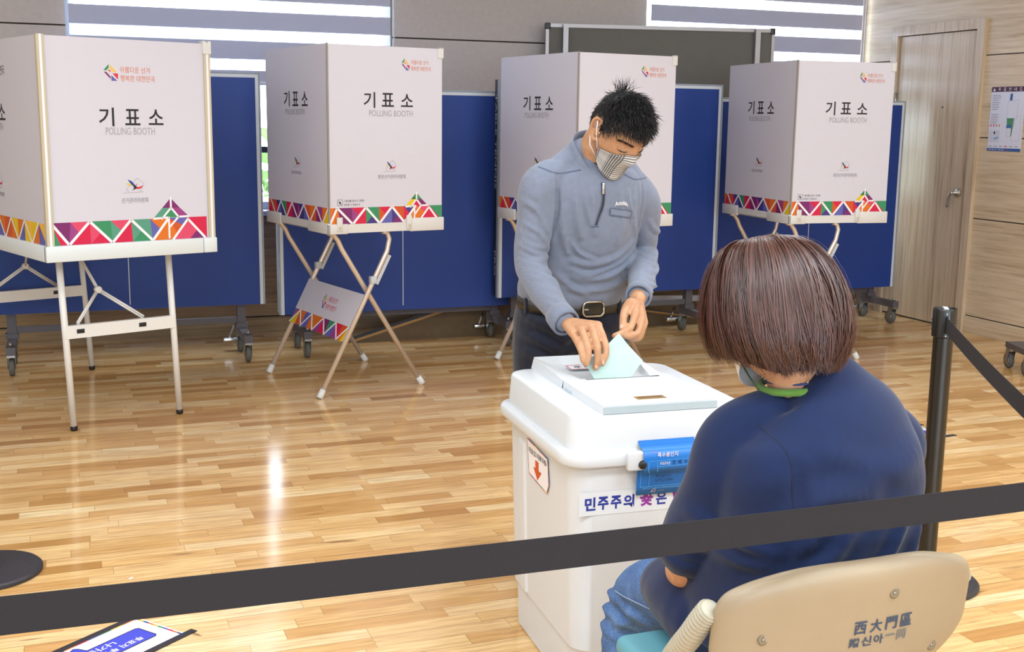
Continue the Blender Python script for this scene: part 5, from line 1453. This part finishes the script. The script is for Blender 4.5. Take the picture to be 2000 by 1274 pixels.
# short spiky hair
def scalp_ok(p, front=.054):
    x, y, z = p; az = math.degrees(math.atan2(abs(x), y))     # 0 front, 180 back
    if az < 45: lim = front + .006 * (az / 45)
    elif az < 75: lim = front + .006 - (az - 45) / 30 * .052
    elif az < 92: lim = .012 - (az - 75) / 17 * .030
    elif az < 118: lim = .030 + .010
    else: lim = .040 - min(1, (az - 118) / 40) * .098
    return z > lim
hm_ = MB(M_HAIRB); R_ = np.random.RandomState(11)
def hairbase(P):
    P = head_fn(P); r = np.linalg.norm(P, axis=1, keepdims=True)
    ok = np.array([scalp_ok(p, .066) for p in P]); k = np.where(ok, .007, -.012)[:, None]
    return P + P / r * k
ellipsoid(hm_, (0, 0, 0), (.0765, .0955, .118), 64, 48, HM, M_HAIRB, hairbase)
roots, dirs, lens = [], [], []
crown = np.array((.006, -.045, .108))
while len(roots) < 5200:
    d = R_.normal(size=3); d /= np.linalg.norm(d); p = head_fn((d * (.0765, .0955, .118))[None])[0]
    if not scalp_ok(p + R_.normal(size=3) * .004): continue
    nrm_ = d / (.0765, .0955, .118); nrm_ /= np.linalg.norm(nrm_)
    fl_ = p - crown; fl_ -= nrm_ * (fl_ @ nrm_); dist = np.linalg.norm(fl_); fl_ /= dist + 1e-6
    fl_ = fl_ + np.array((.12, .55, 0)); fl_ /= np.linalg.norm(fl_)
    topw = np.clip((p[2] - .01) / .09, 0, 1)
    lift = .22 + .30 * topw + .18 * R_.normal()
    dd = fl_ + nrm_ * lift + R_.normal(size=3) * .22
    L = (.014 + .020 * topw + .012 * (p[1] > .03)) * R_.uniform(.7, 1.25)
    if dist < .022: L *= .55
    roots.append(HM @ Vector(p + nrm_ * .003)); dirs.append(HM.to_3x3() @ Vector(dd)); lens.append(L)
for k in range(60):      # cowlick standing up behind the crown
    p = np.array((.002 + R_.normal() * .012, -.066 + R_.normal() * .010, .098)); p = p / np.linalg.norm(p / (.0765, .0955, .118))
    roots.append(HM @ Vector(p)); dirs.append(HM.to_3x3() @ Vector((R_.normal() * .5, -.55 + R_.normal() * .25, 1.0))); lens.append(R_.uniform(.035, .062))
strands(hm_, roots, dirs, lens, .0011, M_HAIRM, (0, -.0, -9.), 4, .35, 3)
hm_.build('hair', man, label='short spiky black hair')

# ---------------------------------------------------------------- ballot paper held over the slot
pp = MB(mat('ballot_paper', '#b7cec6', .6))
P0 = [(1.314, 2.803, .752), (1.406, 2.797, .752), (1.4535, 2.806, .806), (1.4155, 2.818, .847), (1.386, 2.822, .883), (1.330, 2.816, .836), (1.279, 2.810, .812)]
pp.add(P0 + [(x, y + .0012, z) for x, y, z in P0], [tuple(range(7)), tuple(reversed(range(7, 14)))] + [((i + 1) % 7, i, 7 + i, 7 + (i + 1) % 7) for i in range(7)], None, None, False)
ppo = pp.build('ballot_paper')
tag(ppo, 'pale green folded ballot paper held in the slot of the white box', 'paper')
st_ = MB(M_INKG); c_ = Vector((1.343, 2.8125, .833))
st_.lathe([(.0034, 0), (.0042, 0), (.0042, .0003), (.0034, .0003)], 16, M_INKG, Matrix.Translation((1.343, 2.8135, .832)) @ Matrix.Rotation(PI / 2, 4, 'X')); st_.build('stamp_mark', ppo)

# ---------------------------------------------------------------- the seated woman
wc = Vector((1.128, 1.705, 1.128))
WR_ = head_axes(math.radians(-1), math.radians(20), 0)
b = MB(M_SKINW)
WM = add_head(b, wc, WR_)
wl = lambda x, y, z: tuple(WM @ Vector((x, y, z)))
limb(b, [(1.165, 1.648, .93, .085, .055), (1.163, 1.658, .985, .050, .050), (*wl(0, -.030, -.07), .046, .049), (*wl(0, -.03, -.02), .045, .05)], (1, 0, 0), 22, 5)
limb(b, [(1.20, 1.72, .57, .13, .08), (1.20, 1.67, .68, .13, .09), (1.195, 1.625, .80, .135, .085), (1.185, 1.64, .92, .12, .06)], (1, 0, 0), 24, 4)
LSw, LEw, LWw = (1.050, 1.685, .910), (1.030, 1.772, .650), (1.165, 1.965, .585)
limb(b, [(*LSw, .042), (1.034, 1.73, .76, .042), (*LEw, .040), (1.075, 1.875, .605, .034), (*LWw, .024)], None, 16, 5)
mw = [(1.205, 2.01, .565), (1.210, 2.022, .575), (1.218, 2.03, .583), (1.228, 2.035, .590)]
hand(b, LWw, mw, [[(x + .03, y + .02, z - .01), (x + .045, y + .02, z - .03), (x + .045, y + .01, z - .045)] for x, y, z in mw], [(1.185, 1.985, .595), (1.21, 1.995, .605), (1.235, 2.01, .602), (1.25, 2.02, .595)])
RSw, REw, RWw = (1.385, 1.67, .882), (1.415, 1.755, .64), (1.275, 1.945, .59)
limb(b, [(*RSw, .045), (1.405, 1.72, .75, .042), (*REw, .037), (1.35, 1.86, .61, .034), (*RWw, .024)], None, 16, 5)
mw = [(1.235, 1.99, .60), (1.238, 2.0, .608), (1.242, 2.008, .615), (1.25, 2.012, .62)]
hand(b, RWw, mw, [[(x - .03, y + .02, z - .005), (x - .05, y + .02, z - .02), (x - .052, y + .01, z - .035)] for x, y, z in mw], [(1.265, 1.965, .605), (1.255, 1.985, .625), (1.235, 2.0, .632), (1.22, 2.01, .628)])
for sg, kx, ft in ((-1, 1.105, 1.09), (1, 1.30, 1.31)):
    limb(b, [(1.20 + sg * .08, 1.74, .555, .07), (kx, 2.08, .475, .05), (ft, 2.10, .25, .04), (ft, 2.07, .08, .03), (ft, 2.09, .05, .03), (ft - .01, 2.19, .035, .028)], None, 16, 4)
me = remesh(b, .0036, 4)
wom = finish(me, 'person', M_SKINW)
tag(wom, 'seated person seen from behind, auburn bob and navy short sleeved top', 'person')
# navy top
s = MB(M_TEE)
limb(s, [(1.20, 1.725, .555, .195, .155), (1.20, 1.705, .61, .198, .158), (1.20, 1.67, .69, .190, .150), (1.200, 1.645, .78, .190, .140), (1.198, 1.635, .866, .190, .126), (1.194, 1.642, .940, .162, .106), (1.180, 1.652, .995, .104, .080), (1.166, 1.66, 1.012, .070, .067)], (1, 0, 0), 40, 6, 2.35, True, None, .12)
limb(s, [(1.11, 1.66, .955, .050), (*LSw, .056, .058), (1.032, 1.70, .83, .060), (1.024, 1.735, .755, .062), (1.026, 1.762, .70, .061), (1.028, 1.768, .690, .060)], None, 24, 6)
limb(s, [(1.30, 1.65, .94, .050), (*RSw, .054, .058), (1.386, 1.70, .80, .056), (1.400, 1.735, .73, .054), (1.414, 1.755, .67, .056)], None, 24, 6)
limb(s, [(1.045, 1.675, .942, .034), (1.10, 1.66, .966, .034), (1.166, 1.655, .975, .036), (1.26, 1.65, .962, .036), (1.37, 1.665, .912, .034)], None, 20, 5)
# hem spread over the thighs
limb(s, [(1.08, 1.76, .56, .10, .082), (1.10, 1.86, .555, .105, .075), (1.105, 1.92, .548, .098, .07)], (1, 0, 0), 24, 5); limb(s, [(1.32, 1.76, .56, .10, .082), (1.31, 1.86, .555, .10, .075), (1.305, 1.92, .548, .095, .07)], (1, 0, 0), 24, 5)
tm = remesh(s, .005, 16)
BK = lambda V, N: np.clip((-N[:, 1] + .25) * 1.5, 0, 1)
folds(tm, [(.006, .020, [(1.07, .80), (1.10, .835), (1.15, .85), (1.21, .85)]), (.004, .016, [(1.08, .75), (1.11, .79), (1.16, .80)]), (.003, .020, [(1.14, .92), (1.20, .895), (1.27, .89), (1.33, .905)]),
    (.004, .014, [(1.05, .70), (1.12, .73), (1.18, .79)]), (.004, .012, [(1.21, .68), (1.26, .73), (1.29, .80)]), (.004, .012, [(1.28, .67), (1.32, .71), (1.35, .78)]), (.004, .012, [(1.34, .68), (1.37, .73), (1.385, .80)]),
    (.004, .011, [(.975, .79), (1.01, .765), (1.05, .75)]), (.004, .010, [(.97, .74), (1.01, .725), (1.055, .73)]), (-.002, .010, [(1.082, .90), (1.082, .84), (1.075, .76)]),
    (.004, .012, [(1.03, .66), (1.06, .60), (1.08, .55)]), (.004, .012, [(1.07, .66), (1.10, .60), (1.12, .54)])], BK)
lumps(tm, .0026, 34, 8)
tee = finish(tm, 'top', M_TEE, wom); tbv = bvh_of(tm)
sm2 = MB(M_TEED); surf_line(sm2, tbv, [(1.062, .955), (1.078, .90), (1.078, .83)], .0025, (0, 1, 0), .9, .0008); sm2.build('armhole_seam', tee)
hemr = MB(M_TEED); cuff(hemr, (1.0255, 1.755, .712), (1.0285, 1.771, .680), .0635, M_TEE); hemr.build('sleeve_hem', tee)
hemr = MB(M_TEED); cuff(hemr, (1.412, 1.75, .69), (1.4145, 1.758, .652), .0585, M_TEE); hemr.build('sleeve_hem', tee)
# neckline trim, necklace, strap
def neck_ring(r, rr, c, up, m, n=36, h=0.):
    up = Vector(up).normalized(); x = Vector((1, 0, 0)); y = up.cross(x).normalized(); x = y.cross(up)
    k = MB(m); k.tube([Vector(c) + x * math.cos(2 * PI * i / n) * r + y * math.sin(2 * PI * i / n) * r * .98 for i in range(n + 1)], rr, 8, m, False); return k
neck_ring(.0695, .0068, (1.1655, 1.660, 1.011), (-.13, .05, 1), M_GREEN).build('neck_trim', tee, label='bright green neckline trim')
nk = neck_ring(.0605, .0022, (1.162, 1.660, 1.022), (-.10, .05, 1), mat('cord_blue', '#22336e', .4))
nko = nk.build('necklace', wom, label='thin blue cord necklace with gold beads')
bd = MB(mat('bead_gold', '#c9b98a', .3, .5))
for i in range(26):
    a = 2 * PI * i / 26; up = Vector((-.10, .05, 1)).normalized(); x = Vector((1, 0, 0)); y = up.cross(x).normalized(); x = y.cross(up)
    ellipsoid(bd, tuple(Vector((1.162, 1.660, 1.0255)) + x * math.cos(a) * .061 + y * math.sin(a) * .060), (.0022, .0022, .0022), 8, 6)
bd.build('beads', nko)
# jeans
s = MB(M_DENIM)
limb(s, [(1.20, 1.72, .56, .185, .09), (1.20, 1.78, .56, .185, .09)], (1, 0, 0), 30, 4)
for sg, kx, ft in ((-1, 1.112, 1.095), (1, 1.30, 1.31)):
    limb(s, [(1.20 + sg * .09, 1.76, .555, .096, .085), (1.20 + sg * .09, 1.90, .535, .092, .080), (kx, 2.03, .49, .082, .074), (kx - .002, 2.105, .435, .074, .072), (ft, 2.12, .34, .068, .070), (ft, 2.10, .2, .06, .062), (ft, 2.085, .09, .058, .06)], (1, 0, 0), 24, 6)
jm = remesh(s, .005, 3)
AL = lambda V, N: np.ones(len(V))
folds(jm, [(.006, .009, [(1.04, .455), (1.10, .43), (1.17, .44)]), (.006, .009, [(1.035, .415), (1.09, .40), (1.16, .41)]), (.005, .009, [(1.03, .375), (1.09, .36), (1.15, .37)]), (.004, .010, [(1.04, .30), (1.09, .27), (1.14, .28)])], AL)
folds(jm, [(.005, .010, [(1.92, .44), (2.0, .455), (2.06, .44)]), (.004, .010, [(1.96, .42), (2.03, .43), (2.09, .40)])], lambda V, N: np.clip(-N[:, 0] * 2, 0, 1) * (V[:, 0] < 1.2), (1, 2))
jn = finish(jm, 'jeans', M_DENIM, wom)
jb = bvh_of(jm)
sl_ = MB(mat('denim_seam', '#8fa6c6', .8)); 
for zz_ in (.0,):
    q = []
    for i in range(16):
        p = onto(jb, (.8, 1.86 + i * .016, .525 - .0035 * i), (1, 0, 0), .0012)
        if p is not None: q.append(p)
    if len(q) > 3: sl_.tube(q, .0013, 5)
sl_.build('side_seam', jn)
for sg, ft in ((-1, 1.09), (1, 1.31)):
    sh_ = MB(mat('shoe_grey', '#5b5a60', .6)); limb(sh_, [(ft, 2.05, .05, .036, .042), (ft, 2.11, .05, .038, .042), (ft - .005, 2.20, .035, .042, .028), (ft - .008, 2.26, .028, .034, .02)], (1, 0, 0), 18, 4); sh_.bbox((ft - .043, 2.02, 0), (ft + .036, 2.29, .018), .008); sh_.build('shoe', wom)
# white mask
IW = WM.inverted()
wb_ = BVHTree.FromPolygons([IW @ v.co for v in wom.data.vertices], [tuple(p.vertices) for p in wom.data.polygons])
G = make_mask(wb_, M_PRWHITE, 36, 18, 78)
mkw = mask_obj(G, WM, mat('mask_white', '#f0eeec', .8), wom); mkw['label'] = 'white face mask'
lpz = MB(M_PRWHITE)
for i_, s_ in ((0, -1), (-1, 1)):
    a, c = Vector(G[1, i_]), Vector(G[-2, i_]); ea = Vector((s_ * .086, -.012, .028)); eb = Vector((s_ * .086, -.016, -.02))
    lpz.tube([WM @ p for p in (a, ea)], .0017, 6); lpz.tube([WM @ p for p in (c, eb)], .0017, 6)
lpz.build('ear_loop', mkw)
sp = MB(mat('strap_green', '#1f3a24', .5)); q = [WM @ Vector(p) for p in ((-.086, .0, -.03), (-.078, -.004, -.075), (-.070, -.018, -.110), (-.066, -.035, -.135))]
sp.tube(q, .0016, 6, None, True); spo = sp.build('mask_strap', wom, label='dark green mask strap with silver studs')
sd = MB(M_PIN)
for t_ in (.25, .42): p = q[0].lerp(q[1], t_); ellipsoid(sd, tuple(p + Vector((-.004, -.003, 0))), (.0022, .0022, .0022), 8, 6)
sd.build('stud', spo)

# auburn bob
prof_ = np.array([(0., .126), (.040, .122), (.074, .105), (.099, .070), (.1145, .022), (.1175, -.025), (.110, -.062), (.094, -.090), (.078, -.110), (.067, -.130), (.062, -.150)])
PR = cr(np.c_[prof_, np.zeros(len(prof_))], 8)[:, :2]
def bob(th, t, off=0.):
    """th: angle round the head (0 front, +right), t: 0 crown .. 1 hem"""
    k = t * (len(PR) - 1); i = min(int(k), len(PR) - 2); fr = k - i
    rho, z = PR[i] * (1 - fr) + PR[i + 1] * fr
    c, s_ = math.cos(th), math.sin(th)
    bkw = max(0., -c); frt = max(0., c)
    low = max(0., -z / .12)
    sx, sy = 1.0, 1.06 - .02 * bkw
    rho = rho + off
    x = s_ * rho * sx; y = c * rho * sy - .012
    # nape tucks in at the back, front ends stay longer on the cheek
    y -= low ** 1.5 * .020 * (.3 + bkw)
    z2 = z - .004 * bkw * low
    return np.array((x, y, z2))
def hem_t(th):
    a = abs(math.degrees(th))
    if a < 38: z = .035
    elif a < 58: z = .035 - (a - 38) / 20 * .100
    elif a < 92: z = -.060 - (a - 58) / 34 * .018
    else: z = -.078 - min(1, (a - 92) / 40) * .034
    i = int(np.argmax(PR[:, 1] < z)); i = i if i else len(PR) - 1
    return i / (len(PR) - 1)
hw = MB(M_HAIRWB)
nT, nS = 56, 26; vs_, fs = [], []
for i in range(nT):
    th = 2 * PI * i / nT - PI; ht = hem_t(th)
    for k in range(nS): vs_.append(WM @ Vector(bob(th, ht * k / (nS - 1), -.006)))
for i in range(nT):
    for k in range(nS - 1):
        a, c = i * nS + k, ((i + 1) % nT) * nS + k; fs.append((a, a + 1, c + 1, c))
hw.add(vs_, fs, M_HAIRWB, None, True)
R_ = np.random.RandomState(21)
clumps = [(R_.uniform(-PI, PI), R_.normal() * .004, R_.normal() * .10, R_.uniform(0, 6.28)) for _ in range(260)]
for k in range(8600):
    cth, coff, ctw, cph = clumps[R_.randint(len(clumps))]
    th0 = cth + R_.normal() * .035
    ht = min(1., hem_t(th0) * (1 + R_.normal() * .018 + .028 * math.sin(cth * 11 + cph))); t0 = max(0, R_.normal() * .04 + (.02 if R_.rand() < .55 else R_.uniform(0, .55)))
    if R_.rand() < .38: ht *= R_.uniform(.62, .97)
    if t0 > ht - .2: continue
    off = coff + R_.uniform(-.004, .003) + (R_.rand() < .04) * R_.uniform(.002, .007)
    ns = 12; pts = []
    for j in range(ns + 1):
        u = j / ns; t = t0 + (ht - t0) * u
        th = th0 + ctw * u * u + .10 * math.sin(cph + u * 4.) * u
        # hair parts left of the crown and sweeps across
        p = bob(th, t, off + .003 * math.sin(cph + u * 7) * u)
        sh = math.exp(-(t / .22) ** 2); p[0] += -.020 * sh; p[1] += -.012 * sh
        if u > .8: p += np.array((math.sin(th), math.cos(th), -.3)) * (R_.normal() * .003 + .001) * (u - .8) / .2
        pts.append(WM @ Vector(p))
    wd = R_.uniform(.0006, .0013)
    vv = []; c0 = WM @ Vector((0, -.012, 0))
    for j, p in enumerate(pts):
        d = (pts[min(j + 1, ns)] - pts[max(j - 1, 0)]).normalized(); nn = (p - c0).normalized(); x = d.cross(nn).normalized(); w_ = wd * (1 - .85 * max(0, (j / ns - .6) / .4) ** 1.5)
        vv += [p - x * w_, p + nn * w_ * .6, p + x * w_]
    hw.add(vv, [(3 * j + a, 3 * j + a + 1, 3 * j + 4 + a, 3 * j + 3 + a) for j in range(ns) for a in (0, 1)], M_HAIRW, None, True)
hwo = hw.build('hair', wom, label='glossy auburn bob')

# ---------------------------------------------------------------- folding chair
t = thing('folding_chair', 'beige folding chair with printed back and teal seat under the seated woman', 'chair', (1.155, 1.48, 0), 0)
M_CHAIR = mat('chair_beige', '#9a8971', .42, noise=.04, nscale=7)
M_TEAL = mat('chair_teal', '#5d97a3', .55)
M_SLEEVE = mat('chair_sleeve', '#aaa28f', .5)
def back_pt(u, v, d):
    """u -1..1 across, v 0..1 up; d thickness"""
    w_ = .2480 - .30 * max(0, .42 - v) ** 1.5
    x = u * w_; y = -.028 + .040 * u * u - .030 * (v - .5) + d
    return Vector((x, y, .528 + .246 * v))
def se(u):   # square -> rounded outline
    return u
cb_ = MB(M_CHAIR); nu, nv = 40, 22
out = []
for j in range(nv + 1):
    for i in range(nu + 1):
        u, v = i / nu * 2 - 1, j / nv
        out.append((u, v))
def outline(u, v):
    # superellipse squeeze so that the corners are round
    vv = v * 2 - 1
    k = (1 - abs(vv) ** 5) ** (1 / 3.2) if abs(vv) < 1 else 0
    return u * max(k, .55), (vv * (1 - .10 * abs(u) ** 4) + 1) / 2
def pill(u, v):
    r_ = (abs(u) ** 6 + abs(v * 2 - 1) ** 6) ** (1 / 6)
    return min(1, r_)
vs_, fs = [], []
for sgn in (-1, 1):
    for (u, v) in out:
        uu, vv = outline(u, v); e = 1 - pill(u, v) ** 8
        vs_.append(back_pt(uu, vv, sgn * .025 * (.25 + .75 * math.sqrt(max(0, e)))))
n1 = (nu + 1) * (nv + 1)
for j in range(nv):
    for i in range(nu):
        a = j * (nu + 1) + i; fs.append((a, a + 1, a + nu + 2, a + nu + 1)); fs.append((n1 + a, n1 + a + nu + 1, n1 + a + nu + 2, n1 + a + 1))
edge = [i for i in range(nu + 1)] + [j * (nu + 1) + nu for j in range(1, nv + 1)] + [nv * (nu + 1) + i for i in range(nu - 1, -1, -1)] + [j * (nu + 1) for j in range(nv - 1, 0, -1)]
for a, c in zip(edge, edge[1:] + edge[:1]): fs.append((c, a, n1 + a, n1 + c))
cb_.add(vs_, fs, None, None, True)
cbo = cb_.build('backrest', t); sd_ = cbo.modifiers.new('s', 'SUBSURF'); sd_.levels = 1; sd_.render_levels = 1
pv = MB(M_TEAL); vs_ = []
for (u, v) in out:
    uu, vv = outline(u, v); vs_.append(back_pt(uu * .92, .04 + vv * .915, .024 + .010 * (1 - pill(u, v) ** 6)))
pv.add(vs_, [(j * (nu + 1) + i, (j + 1) * (nu + 1) + i, (j + 1) * (nu + 1) + i + 1, j * (nu + 1) + i + 1) for j in range(nv) for i in range(nu)], None, None, True)
pvo = pv.build('back_pad', t, label='teal pad on the front of the backrest'); so = pvo.modifiers.new('t', 'SOLIDIFY'); so.thickness = .004
cbv = bvh_of(cbo.data)
for hx, hz in ((.042, .718), (-.180, .660), (.150, .60)):
    p = onto(cbv, (hx, -.5, hz), (0, 1, 0), .0004); ht_ = MB(mat('chair_hole', '#7d6f5a', .7))
    if p is not None:
        ht_.lathe([(.0095, 0), (.0075, .0010), (.0055, .0004)], 18, None, Matrix.Translation(p) @ Matrix.Rotation(PI / 2, 4, 'X')); ht_.lathe([(.003, 0), (.002, .002)], 10, M_ZINC, Matrix.Translation(p) @ Matrix.Rotation(PI / 2, 4, 'X')); ht_.build('screw_hole', cbo)
def back_text(mb, s_, x0, z0, x1, z1, m, bold=.02, off=.0014, tilt=.0):
    Vt, F, _ = text_geo(s_, bold); vs_ = []
    for u, v in Vt:
        p = onto(cbv, (x0 + u * (x1 - x0), -.5, z0 + v * (z1 - z0) + tilt * u), (0, 1, 0), off); vs_.append(p if p is not None else Vector((0, 0, .6)))
    mb.add(vs_, F, m, None, False)
M_STEN = mat('stencil_navy', '#33435c', .7); M_STEN2 = mat('stencil_faded', '#6f6f6e', .7)
lt = MB(M_STEN)
for i, ch in enumerate('西大門區'): back_text(lt, ch, -.027 + i * .0305, .6535, -.004 + i * .0305, .6765, M_STEN)
for i, (ch, m_) in enumerate((('贈', M_STEN), ('신', M_STEN), ('아', M_STEN), ('一', M_STEN2), ('同', M_STEN2))): back_text(lt, ch, -.033 + i * .0235, .631 + (.010 if ch == '一' else 0), -.014 + i * .0235, .648 - (.004 if ch == '一' else 0), m_)
lt.build('lettering', cbo, label='navy stencilled lettering')
for sg in (-1, 1):
    sl = MB(M_SLEEVE); P_0 = [(sg * .244, .018, .700), (sg * .248, .040, .672), (sg * .247, .075, .63), (sg * .242, .115, .59), (sg * .234, .155, .55)]
    Q = cr(P_0, 20); rs_ = [(.0178 + (.0034 if i % 4 in (1, 2) else 0)) * min(1, .55 + .16 * i) for i in range(len(Q))]
    sl.tube([tuple(p) for p in Q], rs_, 16); sl.build('ribbed_sleeve', t)
    fr_ = MB(M_CHAIR); fr_.tube([(sg * .232, .150, .555), (sg * .220, .22, .48), (sg * .218, .34, .33), (sg * .216, .50, .08), (sg * .215, .54, .012)], .0125, 12); fr_.build('front_leg', t)
    fr_ = MB(M_CHAIR); fr_.tube([(sg * .200, .40, .44), (sg * .200, .25, .28), (sg * .200, .10, .12), (sg * .200, .0, .012)], .0125, 12); fr_.build('rear_leg', t)
st = MB(M_TEAL); st.bbox((-.205, .075, .425), (.205, .44, .468), .018, seg=3); st.build('seat', t)
br_ = MB(M_CHAIR); br_.tube([(-.215, .52, .045), (.215, .52, .045)], .009, 10); br_.tube([(-.2, .03, .045), (.2, .03, .045)], .009, 10); br_.build('stretcher', t)
